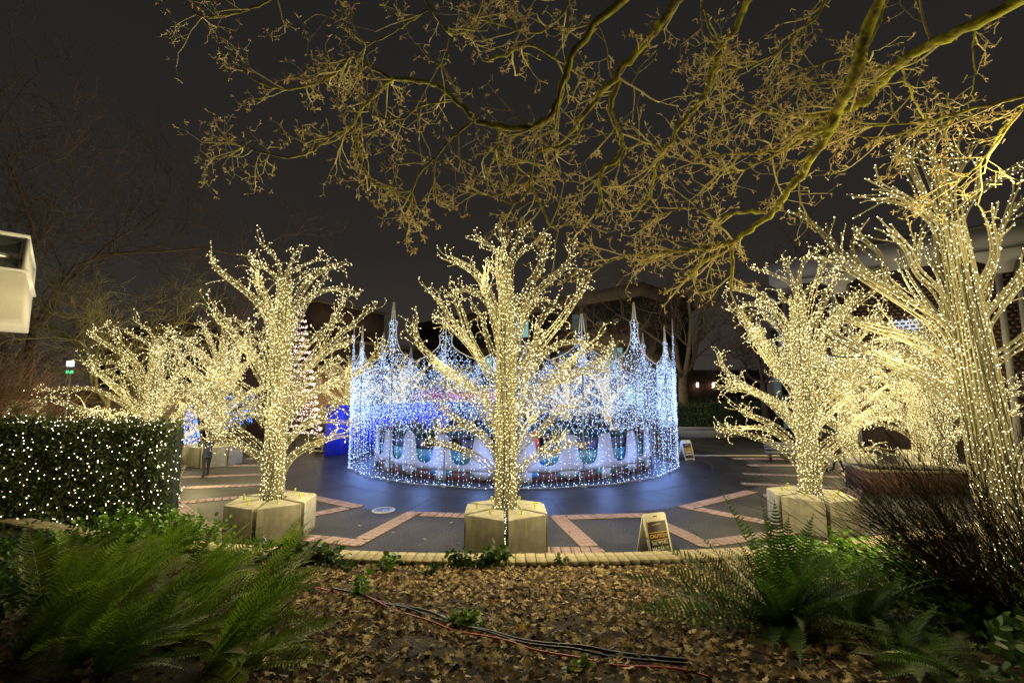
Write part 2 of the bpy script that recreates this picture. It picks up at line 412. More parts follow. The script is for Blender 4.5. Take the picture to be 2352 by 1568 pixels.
# brick bands in the paving: every near brick is a piece of its own
bands = [
    [(-8.3, 12.4), (-6.2, 11.5), (-4.3, 11.05), (-3.55, 10.82), (-2.85, 13.35), (-0.95, 13.1), (-0.75, 10.35), (1.78, 10.3), (1.28, 12.95), (3.65, 13.2), (4.35, 10.75), (6.2, 11.4), (8.3, 12.4)],
    [(-8.0, 16.3), (-4.75, 14.2), (-6.8, 11.9)], [(8.2, 16.2), (5.25, 14.1), (7.2, 11.9)],
    [(-13.6, 18.9), (-9.9, 19.7)], [(-12.2, 16.75), (-8.8, 17.6)], [(-10.4, 14.6), (-8.5, 15.6)], [(-15.4, 21.8), (-11.3, 22.0)], [(-13.6, 24.2), (-11.6, 24.2)],
    [(13.6, 18.9), (9.9, 19.7)], [(12.2, 16.75), (8.8, 17.6)], [(10.4, 14.6), (8.5, 15.6)], [(15.4, 21.8), (11.3, 22.0)], [(13.9, 24.2), (11.6, 24.2)],
    [(-15.6, 22.0), (-14.6, 20.4), (-13.5, 18.7), (-12.2, 16.6), (-10.4, 14.5), (-8.3, 12.5)],
    [(15.6, 22.0), (14.6, 20.4), (13.5, 18.7), (12.2, 16.6), (10.4, 14.5), (8.3, 12.5)],
]
places = []; base = MB()
for pts in bands:
    for k in range(len(pts) - 1):
        a0, a1 = np.array(pts[k]), np.array(pts[k + 1]); d = a1 - a0; L = np.linalg.norm(d); d /= L; nrm = np.array([-d[1], d[0]])
        c = (a0 + a1) / 2; base.box((c[0], c[1], 0.002 + 0.0008 * (len(places) % 5)), (L + .36, .44, 0.010), math.atan2(d[1], d[0]))
        m_ = max(1, int((L + .3) / .205))
        for i in range(m_):
            for j in range(4):
                q = a0 - d * .15 + d * (i + .5) * (L + .3) / m_ + nrm * (j - 1.5) * .105
                if any((q[0] - p[0]) ** 2 + (q[1] - p[1]) ** 2 < .0085 for p in places[-160:]): continue
                places.append((q[0], q[1], math.atan2(d[1], d[0])))
obj('band_mortar', base, M['mortar'], plaza)
bm_ = MB(); bm_.box((0, 0, 0), (.194, .096, .03)); brick_mesh = bm_.mesh('brick', M['brick_red'])
def visible(p):
    return abs(p[0]) < p[1] * 1.13 and not (p[0] < -4.2 and p[1] < 11.5)
vis = sorted([p for p in places if visible(p)], key=lambda p: math.hypot(p[0], p[1]))
near = vis[:290]; ns = set(near); rest = MB()
for p in places:
    z = 0.003 + RNG.uniform(0, .003)
    if p in ns:
        o = put('brick', brick_mesh, plaza, loc=(p[0], p[1], z)); o.rotation_euler = (RNG.uniform(-.012, .012), RNG.uniform(-.012, .012), p[2] + RNG.uniform(-.02, .02))
    else: rest.box((p[0], p[1], z), (.194, .096, .03), p[2])
obj('brick_course', rest, M['brick_red'], plaza, kind='stuff')

# manhole cover
mc = thing('manhole_cover', 'round cast iron cover shining blue in the plaza paving', 'manhole cover', (-3.75, 13.75, 0))
mb = MB(); mb.lathe((0, 0, 0), [(.0, .012), (.24, .012), (.245, .018), (.27, .018), (.275, .010)], 28); obj('iron_plate', mb, M['manhole'], mc)
mb = MB(); mb.lathe((0, 0, 0), [(.28, .0), (.28, .016), (.33, .016), (.335, .0)], 28); obj('rim', mb, M['pale_metal'], mc)
mb = MB()
for k in range(8):
    t = k * math.pi / 4; mb.box((.13 * math.cos(t), .13 * math.sin(t), .016), (.12, .02, .010), t)
obj('tread_rib', mb, M['manhole'], mc)

# ------------------------------------------------------------------ planting bed and its low retaining wall
nx, ny = 120, 60
xs = np.linspace(-17, 17, nx); ys = np.linspace(-4, 1, ny)
def capY(x): return 8.95 + 0.018 * x * x
vv = []
for j in range(ny):
    for x in xs:
        t = j / (ny - 1); y = -4 + (capY(x) - .40 + 4) * t
        z = float(bedz(x, y)) + .03 * math.sin(3.1 * x + 1.7 * y) * math.sin(2.3 * y - x) + RNG.uniform(-.012, .012)
        vv.append((x, y, z))
idx = np.arange(nx * ny).reshape(ny, nx)
q = np.stack([idx[:-1, :-1], idx[:-1, 1:], idx[1:, 1:], idx[1:, :-1]], -1).reshape(-1, 4)
mb = MB(); mb.add(vv, q); bed = obj('planting_bed', mb, M['soil'], kind='structure', smooth=True)

rw = thing('retaining_wall', 'low curved brick garden wall between leaf bed and plaza', 'wall', (0, 9, 0))
mb = MB(); N_ = 60
for i in range(N_):
    x0, x1 = -12 + 24 * i / N_, -12 + 24 * (i + 1) / N_
    for x in (x0,):
        pass
    y0, y1 = capY(x0) - 9, capY(x1) - 9
    mb.add([[x0, y0 - .36, 0], [x1, y1 - .36, 0], [x1, y1 - .06, 0], [x0, y0 - .06, 0], [x0, y0 - .36, .325], [x1, y1 - .36, .325], [x1, y1 - .06, .325], [x0, y0 - .06, .325]],
           [[0, 1, 5, 4], [2, 3, 7, 6], [4, 5, 6, 7]])
obj('wall_body', mb, M['wall_brick'], rw)
cb = MB(); cb.box((0, 0, 0), (.172, .44, .075)); cap_mesh = bevel(cb.mesh('cap_brick', M['cap_brick']), .008)
x = -12.0
while x < 12.0:
    sl = .036 * x; o = put('cap_brick', cap_mesh, rw, loc=(x, capY(x) - 9 - .21, .366 + RNG.uniform(-.004, .004)))
    o.rotation_euler = (RNG.uniform(-.02, .02), RNG.uniform(-.02, .02), math.atan(sl) + RNG.uniform(-.012, .012)); x += .187 * math.cos(math.atan(sl))
ks = MB()
for i in range(40):
    x0, x1 = -9 + 7.0 * i / 40, -9 + 7.0 * (i + 1) / 40
    ks.add([[x0, capY(x0) + .03, .0], [x1, capY(x1) + .03, .0], [x1, capY(x1) + .20, .0], [x0, capY(x0) + .20, .0], [x0, capY(x0) + .03, .12], [x1, capY(x1) + .03, .12], [x1, capY(x1) + .20, .12], [x0, capY(x0) + .20, .12]], [[0, 1, 5, 4], [2, 3, 7, 6], [4, 5, 6, 7]])
obj('garden_kerb', ks, M['kerb'], kind='structure')

# ------------------------------------------------------------------ light trees
za = lambda x, y: (940.8 + x * .27, 517.4 + y * .27)
zb = lambda x, y: (940.8 + x * .21, 846.7 + y * .21)
zc = lambda x, y: (1881.6 + x * .36, 282.2 + y * .36)
# limbs of the centre tree and of the nearest tree: outline points read off the photo, reach in depth, ropes, half width
LIMBS_C = [
 (za, [(790, 1000), (770, 800), (700, 640), (620, 450), (520, 370), (400, 300), (290, 270)], -.5, 7, .12), (za, [(780, 960), (750, 790), (690, 670), (600, 580), (500, 530), (400, 560), (310, 590)], .9, 6, .09),
 (za, [(790, 1480), (740, 1330), (640, 1180), (540, 1040), (470, 860), (430, 700), (370, 560), (300, 510)], .5, 6, .11), (za, [(640, 1180), (540, 1040), (440, 900), (370, 800), (270, 680), (190, 560), (100, 480)], -.9, 5, .07),
 (za, [(780, 1440), (690, 1290), (560, 1080), (430, 930), (330, 850), (250, 800)], -1.3, 5, .08), (za, [(760, 1200), (700, 1060), (640, 900), (620, 780), (540, 680)], 1.3, 5, .08),
 (za, [(800, 1620), (770, 1500), (600, 1400), (400, 1290), (230, 1180), (100, 1070), (20, 900), (50, 820)], -.4, 6, .11),
 (za, [(800, 620), (790, 500), (740, 440), (680, 380), (690, 340)], 0, 3, .04), (za, [(830, 480), (820, 300), (760, 230), (690, 180), (600, 110), (550, 80)], .3, 4, .06),
 (za, [(835, 450), (830, 300), (790, 150), (765, 30)], -.2, 4, .05), (za, [(850, 450), (850, 300), (880, 180), (950, 110), (1000, 60)], .2, 4, .05), (za, [(860, 480), (860, 330), (930, 250), (1010, 180), (1110, 115)], -.3, 4, .06),
 (za, [(900, 1050), (905, 850), (960, 640), (1050, 450), (1120, 340), (1150, 230), (1170, 150)], .5, 7, .12), (za, [(900, 960), (930, 780), (1010, 620), (1120, 530), (1240, 420), (1350, 330), (1400, 260), (1360, 190)], -.7, 6, .10),
 (za, [(900, 960), (960, 800), (1060, 640), (1170, 620), (1260, 690)], 1.2, 5, .07), (za, [(900, 1400), (950, 1230), (1050, 1080), (1200, 920), (1330, 740), (1440, 600), (1500, 480)], -.6, 7, .12),
 (za, [(950, 1260), (1000, 1180), (1070, 1040), (1080, 880), (1100, 780), (1180, 720)], .4, 5, .08), (za, [(920, 1380), (980, 1250), (1150, 1080), (1300, 970), (1500, 1000), (1640, 1050)], 1.3, 6, .09),
 (za, [(880, 1640), (900, 1500), (1080, 1380), (1250, 1240), (1400, 1150), (1530, 1010), (1640, 940)], -1.2, 6, .10), (za, [(900, 1700), (960, 1568), (1170, 1390), (1330, 1290), (1500, 1230), (1700, 1110), (1730, 1020)], .5, 6, .11),
 (zb, [(1000, 640), (960, 500), (700, 230), (500, 90), (300, 0)], .8, 7, .10), (zb, [(1000, 800), (940, 640), (700, 320), (520, 200), (200, 160)], -.5, 6, .10), (zb, [(1000, 1020), (930, 860), (700, 640), (540, 560), (430, 500), (250, 330)], -1.1, 7, .10),
 (zb, [(1000, 1040), (930, 870), (760, 720), (640, 620), (400, 680), (250, 650)], .9, 5, .08), (zb, [(1000, 1300), (900, 1050), (700, 930), (560, 890), (400, 820), (200, 800)], .1, 7, .10),
 (zb, [(1150, 680), (1190, 500), (1400, 300), (1600, 120), (1792, -50)], .4, 7, .11), (zb, [(1130, 1050), (1180, 860), (1400, 700), (1550, 560), (1620, 440), (1790, 390)], -.8, 7, .10),
 (zb, [(1150, 1280), (1190, 1050), (1400, 930), (1500, 850), (1600, 760), (1700, 740)], 1.0, 6, .09), (zb, [(1150, 1320), (1200, 1080), (1420, 960), (1620, 900), (1740, 800), (1870, 850)], -.2, 6, .09),
]
LIMBS_N = [
 (zc, [(860, 1480), (810, 1300), (620, 1180), (430, 1070), (250, 960), (120, 880), (0, 840)], -.3, 7, .10), (zc, [(620, 1180), (430, 1070), (300, 930), (200, 900), (120, 840), (60, 740), (0, 660), (-130, 580)], .3, 5, .06),
 (zc, [(300, 960), (240, 880), (200, 800), (230, 700)], 0, 3, .03), (zc, [(560, 1130), (430, 1000), (400, 900), (390, 820), (270, 740)], -.2, 4, .04),
 (zc, [(830, 1250), (790, 1080), (680, 1000), (600, 940), (590, 850), (560, 780), (430, 680)], -.5, 5, .07), (zc, [(600, 940), (640, 880), (620, 800), (660, 680)], .2, 3, .03), (zc, [(800, 1060), (760, 960), (700, 880), (680, 800)], .5, 3, .04),
 (zc, [(790, 760), (740, 640), (640, 560), (560, 480), (480, 450), (330, 370)], -.4, 5, .06), (zc, [(780, 720), (700, 600), (600, 540), (500, 500), (330, 480)], .3, 4, .05), (zc, [(760, 680), (690, 560), (620, 440), (560, 300), (490, 215)], .1, 4, .05),
 (zc, [(770, 640), (700, 520), (640, 400), (580, 250), (540, 165)], -.2, 4, .05), (zc, [(780, 560), (740, 440), (690, 320), (640, 210)], .3, 4, .05), (zc, [(800, 560), (770, 430), (740, 280), (710, 160)], -.2, 4, .05), (zc, [(810, 560), (790, 430), (800, 300), (820, 170)], 0, 4, .05),
 (zc, [(830, 560), (820, 430), (840, 300), (860, 180)], .2, 4, .05), (zc, [(850, 560), (850, 420), (880, 320), (950, 200)], -.1, 4, .05), (zc, [(870, 780), (880, 620), (930, 520), (1000, 440), (1100, 370), (1200, 320), (1307, 250), (1380, 200)], .2, 6, .08),
 (zc, [(960, 500), (1000, 450), (1010, 350), (1010, 285)], -.2, 3, .03), (zc, [(940, 1300), (980, 1150), (1040, 1000), (1130, 900), (1120, 760), (1090, 650), (1065, 550)], -.4, 6, .07), (zc, [(1100, 940), (1130, 830), (1150, 720), (1200, 560), (1245, 450)], 0, 4, .04),
 (zc, [(1130, 850), (1140, 740), (1200, 600), (1300, 500)], .3, 3, .03), (zc, [(970, 1520), (1010, 1370), (1080, 1220), (1200, 1100), (1307, 960), (1400, 820), (1450, 650)], .1, 7, .10), (zc, [(1000, 1700), (1060, 1540), (1200, 1460), (1307, 1380), (1420, 1250), (1480, 1100)], -.4, 7, .10),
 (zc, [(900, 1640), (830, 1500), (640, 1400), (450, 1330), (280, 1300), (150, 1220)], .5, 6, .09), (zc, [(900, 1820), (800, 1700), (600, 1580), (400, 1520), (200, 1420), (60, 1330)], -.5, 6, .09), (zc, [(900, 1500), (860, 1350), (700, 1200), (560, 1000), (520, 880)], 1.4, 6, .09),
 (zc, [(930, 1500), (960, 1350), (1050, 1150), (1100, 950)], 1.5, 6, .09),
]
def smooth_path(P, n):
    P = np.asarray(P, float); t = np.linspace(0, len(P) - 1, n); Q = np.stack([np.interp(t, np.arange(len(P)), P[:, i]) for i in range(3)], 1)
    for _ in range(2): Q[1:-1] = .25 * Q[:-2] + .5 * Q[1:-1] + .25 * Q[2:]
    return Q
def light_tree(label, origin, limbs, seed, r_rope, fat, height, curly, bulb_r, step, bm, rz=0.0, sc=1.0, back=6, lean=0.0, remix=None, trace=None):
    rng = np.random.default_rng(seed); BL = MB(); O = np.array(origin, float)
    t = thing('light_tree', label, 'light tree', tuple(O), rz, 'glowing rope trees round the plaza', sc)
    def radius(z): return fat * np.interp(z / height, [0, .045, .12, .55, .95], [.25, .205, .225, .215, .14])
    tr = MB(); K = 36
    for i in range(K):
        a = 2 * math.pi * i / K + rng.uniform(-.03, .03); zz = np.linspace(0, height * .86 + rng.uniform(-.1, .25), 9); rr = radius(zz) + rng.uniform(-.02, .012)
        P = np.stack([rr * np.cos(a) + lean * zz, rr * np.sin(a), zz], 1); tr.tube(P, r_rope * 1.25, 3); bulbs(BL, along(P, step * .62, .02, rng), bulb_r, rng)
    for i in range(12):
        a = 2 * math.pi * i / 12; zz = np.linspace(0, height * .86, 7); tr.tube(np.stack([.11 * fat * np.cos(a) + lean * zz, .11 * fat * np.sin(a) + 0 * zz, zz], 1), r_rope, 3)
    for z in np.arange(.3, height * .86, .62):
        a = np.linspace(0, 2 * math.pi, 17); tr.tube(np.stack([radius(z) * np.cos(a) + lean * z, radius(z) * np.sin(a), z + 0 * a], 1), r_rope * .9, 3)
    put('trunk', tr.mesh('trunk', M['rope']), t)
    sm = MB(); a = np.linspace(0, 2 * math.pi, 21); zs = CAMZ - O[2] + .03; rs = float(radius(zs)) + .012; sm.tube(np.stack([rs * np.cos(a) + lean * zs, rs * np.sin(a), zs + 0 * a], 1), .006, 3); put('seam_band', sm.mesh('seam_band', M['seam']), t)
    cb = MB(); zz = np.linspace(0.0, height * .75, 14)
    for t0 in (-1.45, -1.9):
        rr = radius(zz) + .02; cb.tube(np.stack([rr * np.cos(t0 + .25 * np.sin(zz * 1.3)) + lean * zz, rr * np.sin(t0 + .25 * np.sin(zz * 1.3)), zz], 1), .009, 4)
    put('power_cable', cb.mesh('power_cable', M['cable']), t)
    def bundle(P, n, w):
        mbk = MB(); P = smooth_path(P, 16); T = np.gradient(P, axis=0); T /= np.linalg.norm(T, axis=1, keepdims=True)
        et = np.cross(T, [0.0, 1.0, 0.15]); et /= np.linalg.norm(et, axis=1, keepdims=True) + 1e-6; Nn = np.cross(et, T); s_ = np.linspace(0, 1, 16); tw0 = rng.uniform(-1.2, 1.2)
        seglen = np.linalg.norm(np.diff(P, axis=0), axis=1).sum()
        for i in range(n):
            cut = 16 - int(rng.integers(0, 5)) if i else 16; th = 2 * math.pi * i / n + tw0 * s_; pr = w * (1 - .50 * s_) * (1 + .12 * np.sin(s_ * 7 + i))
            Q = (P + (pr * np.cos(th))[:, None] * et + (pr * .75 * np.sin(th))[:, None] * Nn)[:cut]; od = math.cos(th[cut - 1]) * et[cut - 1] + math.sin(th[cut - 1]) * Nn[cut - 1]
            d = Q[-1] - Q[-2]; d /= np.linalg.norm(d); d = d + od * rng.uniform(.1, .45); d /= np.linalg.norm(d)
            tipl = (rng.uniform(.16, .42) if i else .15) * (1.0 if curly else .9); curl = (rng.uniform(.15, .5) if curly else rng.uniform(-.08, .12)) * (1 if rng.random() < .7 else -1)
            ax = np.cross(d, np.array([0, 0, 1.0]) + rng.normal(size=3) * .35); ax /= np.linalg.norm(ax) + 1e-6; m_ = 6; tip = [Q[-1]]; ang = curl * .3
            for k in range(m_): d = rodr(d, ax, ang); ang += curl * .22; tip.append(tip[-1] + d * tipl / m_)
            F = np.concatenate([Q, np.array(tip[1:])]); mbk.tube(smooth_path(F, 20), np.linspace(r_rope, r_rope * 1.05, 20), 3)
            bulbs(BL, along(Q, step, .02, rng), bulb_r, rng); bulbs(BL, along(np.array(tip), step * .75, .018, rng), bulb_r, rng); bulbs(BL, [tip[-1]], bulb_r * 1.1, rng)
        for _ in range(int(seglen * (4.0 if curly else 1.3))):    # single rope twigs that leave the limb
            j = int(rng.integers(6, 15)); d = T[j] + (et[j] * rng.choice([-1, 1]) * rng.uniform(.5, 1.2) + Nn[j] * rng.uniform(-.9, .9)); d /= np.linalg.norm(d)
            L = rng.uniform(.2, .62); curl = (rng.uniform(.15, .55) if curly else rng.uniform(-.1, .15)) * rng.choice([-1, 1]); ax = np.cross(d, rng.normal(size=3)); ax /= np.linalg.norm(ax) + 1e-6; Q = [P[j]]
            for k in range(7): d = rodr(d, ax, curl * (.25 + k * .17)); d = d + [0, 0, .05]; d /= np.linalg.norm(d); Q.append(Q[-1] + d * L / 7)
            mbk.tube(Q, r_rope * 1.0, 3); bulbs(BL, along(Q, step * .6, .018, rng), bulb_r, rng); bulbs(BL, [Q[-1]], bulb_r, rng)
        for sv in (4, 9):
            a = np.linspace(0, 2 * math.pi, 9); ww = w * (1 - .5 * s_[sv]) * 1.04; mbk.tube([P[sv] + ww * math.cos(q) * et[sv] + ww * .75 * math.sin(q) * Nn[sv] for q in a], r_rope * .7, 3)
        put('branch', mbk.mesh('branch', M['rope']), t)
    OT = np.array(trace if trace is not None else origin, float)
    for conv, pts, dy, n, w in limbs:
        m_ = len(pts); LP = np.array([V(*conv(x, y), OT[1] + dy * (max(0, i - .7) / (m_ - 1)) ** 1.1) + [0, 0, CAMZ] - [0, 0, CAMZ] for i, (x, y) in enumerate(pts)]) - OT
        if remix is not None:
            mir, rot, jit = remix; a = rot + rng.uniform(-jit, jit); k = rng.uniform(.88, 1.14); ca, sa = math.cos(a), math.sin(a)
            X_, Y_ = LP[:, 0] * mir * k, LP[:, 1] * k; LP = np.stack([X_ * ca - Y_ * sa, X_ * sa + Y_ * ca, LP[:, 2] * rng.uniform(.95, 1.05) + rng.uniform(-.12, .12)], 1)
        bundle(LP, n, w)
    for k in range(back):                                # limbs that point away from and towards the viewer
        a = (math.pi / 2 if k % 2 else -math.pi / 2) + rng.uniform(-.55, .55); z0 = height * (.14 + .6 * (k + .5) / back); R_ = fat * rng.uniform(1.3, 1.9) * (1 - .35 * k / back); h_ = rng.uniform(1.0, 1.9)
        e_ = np.array([math.cos(a), math.sin(a), 0]); bundle(np.array([e_ * .15 * fat + [0, 0, z0 - .3], e_ * .3 * fat + [0, 0, z0 + .1], e_ * R_ * .55 + [0, 0, z0 + h_ * .5], e_ * R_ * .85 + [0, 0, z0 + h_ * .8], e_ * R_ + [.15, 0, z0 + h_]]), 6, .09 * fat)
    put('bulb_strings', BL.mesh('bulb_strings', M[bm]), t, 'stuff')
    for k in range(8):                                   # the light its strings give
        a = k * 2.4; z = (.14 + .098 * k) * height; lamp_light('string_light', WARM_LIGHT, P_TREE / 8, .30, t, (1.45 * math.cos(a), 1.45 * math.sin(a), z))
    return t
CT = (-.14, 10.62, .82)
treeA = light_tree('warm white rope tree at the centre in front of the castle on a concrete base', CT, LIMBS_C, 3, .0095, 1.0, 6.15, True, .0082, .18, 'warm_bulb', back=9)
treeC = light_tree('tallest and nearest rope tree at the right edge, straight branch tips, behind the dark twigs', (6.75, 6.45, .90), LIMBS_N, 35, .0120, 1.08, 5.75, False, .0062, .13, 'near_bulb', back=2, lean=-.07)
def lt(src, loc, rz, label, sc=1.0): return dup(src, loc, rz, label, 'glowing rope trees round the plaza', sc)
treeB = light_tree('rope tree behind the left ferns with the pink light cone behind it', (-5.86, 11.5, .82), LIMBS_C, 8, .0095, 1.0, 6.2, True, .0084, .185, 'warm_bulb', back=9, remix=(-1, .3, .55), trace=CT, sc=(1.04, 1.04, 1.0))
treeD = light_tree('warm white rope tree on concrete base behind the upright sword fern right of the castle', (7.72, 12.15, .82), LIMBS_C, 15, .0095, 1.0, 6.1, True, .0084, .17, 'warm_bulb', back=13, remix=(1, -.6, .7), trace=CT, sc=(1.06, 1.06, .96))
lt(treeB, (-12.2, 15.6, .3), 1.0, 'low spreading rope tree right behind the lit hedge on the left', (1.12, 1.12, .85))
lt(treeD, (-14.2, 22.3, .82), 2.9, 'rope tree behind the person in navy, left of the pink cone', (1.1, -1.1, .95))
lt(treeD, (15.9, 21.9, .6), 4.0, 'rope tree directly behind the right planter tree, over the two walkers', (1.5, 1.5, .98))
lt(treeB, (16.9, 18.2, .6), 1.0, 'wide rope tree almost hidden behind the nearest rope tree', (1.5, 1.5, .9))
lt(treeA, (19.6, 22.3, .6), 5.0, 'dense rope tree in front of the library columns', (1.3, -1.3, .85))
lt(treeA, (-13.6, 38.0, .6), .6, 'rope tree rising above the left end of the blue hoarding', (1.1, 1.1, .9))
lt(treeD, (-9.3, 39.0, .6), 1.6, 'rope tree behind the left part of the castle, above the blue hoarding', (1.15, 1.15, .9))
lt(treeA, (-4.6, 41.0, .6), 2.6, 'rope tree behind the castle just left of the centre tree trunk', (1.1, -1.1, .8))
lt(treeA, (4.6, 39.0, .6), 3.3, 'rope tree behind the castle just right of the centre tree', (1.1, 1.1, .88))
lt(treeB, (7.9, 38.0, .6), 4.5, 'rope tree behind the right half of the castle', (1.2, -1.2, .9))

# ------------------------------------------------------------------ concrete bases
def wedge_mesh():
    m_ = MB(); ap0, ap1 = .30, .90; g = .045; c6, s6 = math.cos(math.pi / 6), math.sin(math.pi / 6)
    # sector half angle 30 deg about +x; sides moved in by g
    def edge(ap): return ap * math.tan(math.pi / 6) - g / c6
    pts = [(ap0, -edge(ap0)), (ap1, -edge(ap1)), (ap1, edge(ap1)), (ap0, edge(ap0))]
    n = 4; b = m_.raw([(x, y, 0) for x, y in pts] + [(x, y, .82 + (.035 if i in (0, 3) else 0)) for i, (x, y) in enumerate(pts)])
    m_.N += [([b + 3, b + 2, b + 1, b], 0), ([b + 4, b + 5, b + 6, b + 7], 0)] + [([b + i, b + (i + 1) % 4, b + 4 + (i + 1) % 4, b + 4 + i], 0) for i in range(4)]
    return bevel(m_.mesh('wedge_block', M['concrete']), .018, 2)
def lug_mesh():
    m_ = MB(); m_.lathe((0, 0, 0), [(.0, .004), (.045, .004), (.045, .0)], 10)
    a = np.linspace(0, 2 * math.pi, 11); m_.tube(np.stack([.030 * np.cos(a), 0 * a, .075 + .042 * np.sin(a)], 1), .012, 5); m_.box((0, 0, .02), (.022, .022, .04))
    return m_.mesh('lifting_lug', M['yellow'])
wm, lm = wedge_mesh(), lug_mesh()
def base(label, loc, rz, sc=1.0, lugs=True):
    t = thing('concrete_base', label, 'concrete base', loc, rz, 'hexagonal concrete tree bases', sc)
    for k in range(6):
        a = k * math.pi / 3 + math.pi / 6
        w = put('wedge_block', wm, t, rz=a)
        if lugs: put('lifting_lug', lm, w, loc=(.66, .0, .84), rz=.6 * k)
    return t
base('hexagonal concrete base under the centre rope tree, lit slit facing the camera', (-.14, 10.62, 0), -math.pi / 2 + .02)
base('concrete base half hidden by ferns on the left, yellow lugs on top', (-5.86, 11.5, 0), -math.pi / 2 + .12, 1.0)
base('concrete base behind the upright sword fern on the right', (7.72, 12.15, 0), -.75, 1.0)
base('concrete base behind the person in navy', (-14.2, 22.3, 0), .5, 1.1)
base('concrete base under the rope tree behind the two walkers', (15.9, 21.9, 0), .3, (1, 1, .73), False)
base('concrete base hidden behind twigs under the nearest rope tree', (6.75, 6.45, .60), .1, (1, 1, .36), False)
for k, (x, y, z) in enumerate([(-12.2, 15.6, .3), (16.9, 18.2, .6), (19.6, 22.3, .6), (-13.6, 38.0, .6), (-9.3, 39.0, .6), (-4.6, 41.0, .6), (4.6, 39.0, .6), (7.9, 38.0, .6)]):
    base('concrete base under the ' + ['low spreading rope tree behind the lit hedge', 'wide rope tree hidden behind the nearest one', 'dense rope tree in front of the library columns', 'rope tree above the left end of the blue hoarding', 'rope tree behind the left part of the castle', 'rope tree behind the castle left of the centre trunk', 'rope tree behind the castle right of the centre tree', 'rope tree behind the right half of the castle'][k], (x, y, 0), .4 * k, (1, 1, z / .82), False)
# bright strip of lights in the slit of the centre base
mb = MB(); rng = np.random.default_rng(5); zz = np.linspace(.1, .9, 26)
P = np.stack([-.14 + 0 * zz, 10.62 - .52 + 0 * zz, zz], 1); bl = obj('slit_light_string', mb if False else (lambda q: (q.tube(P, .012, 4), q)[1])(MB()), M['rope'])
tag(bl, 'short upright light string in the front slit of the centre concrete base', 'light string')
mb = MB(); bulbs(mb, along(P, .035, .012, rng), .011, rng); obj('bulb_row', mb, M['warm_bulb'], bl, 'stuff')

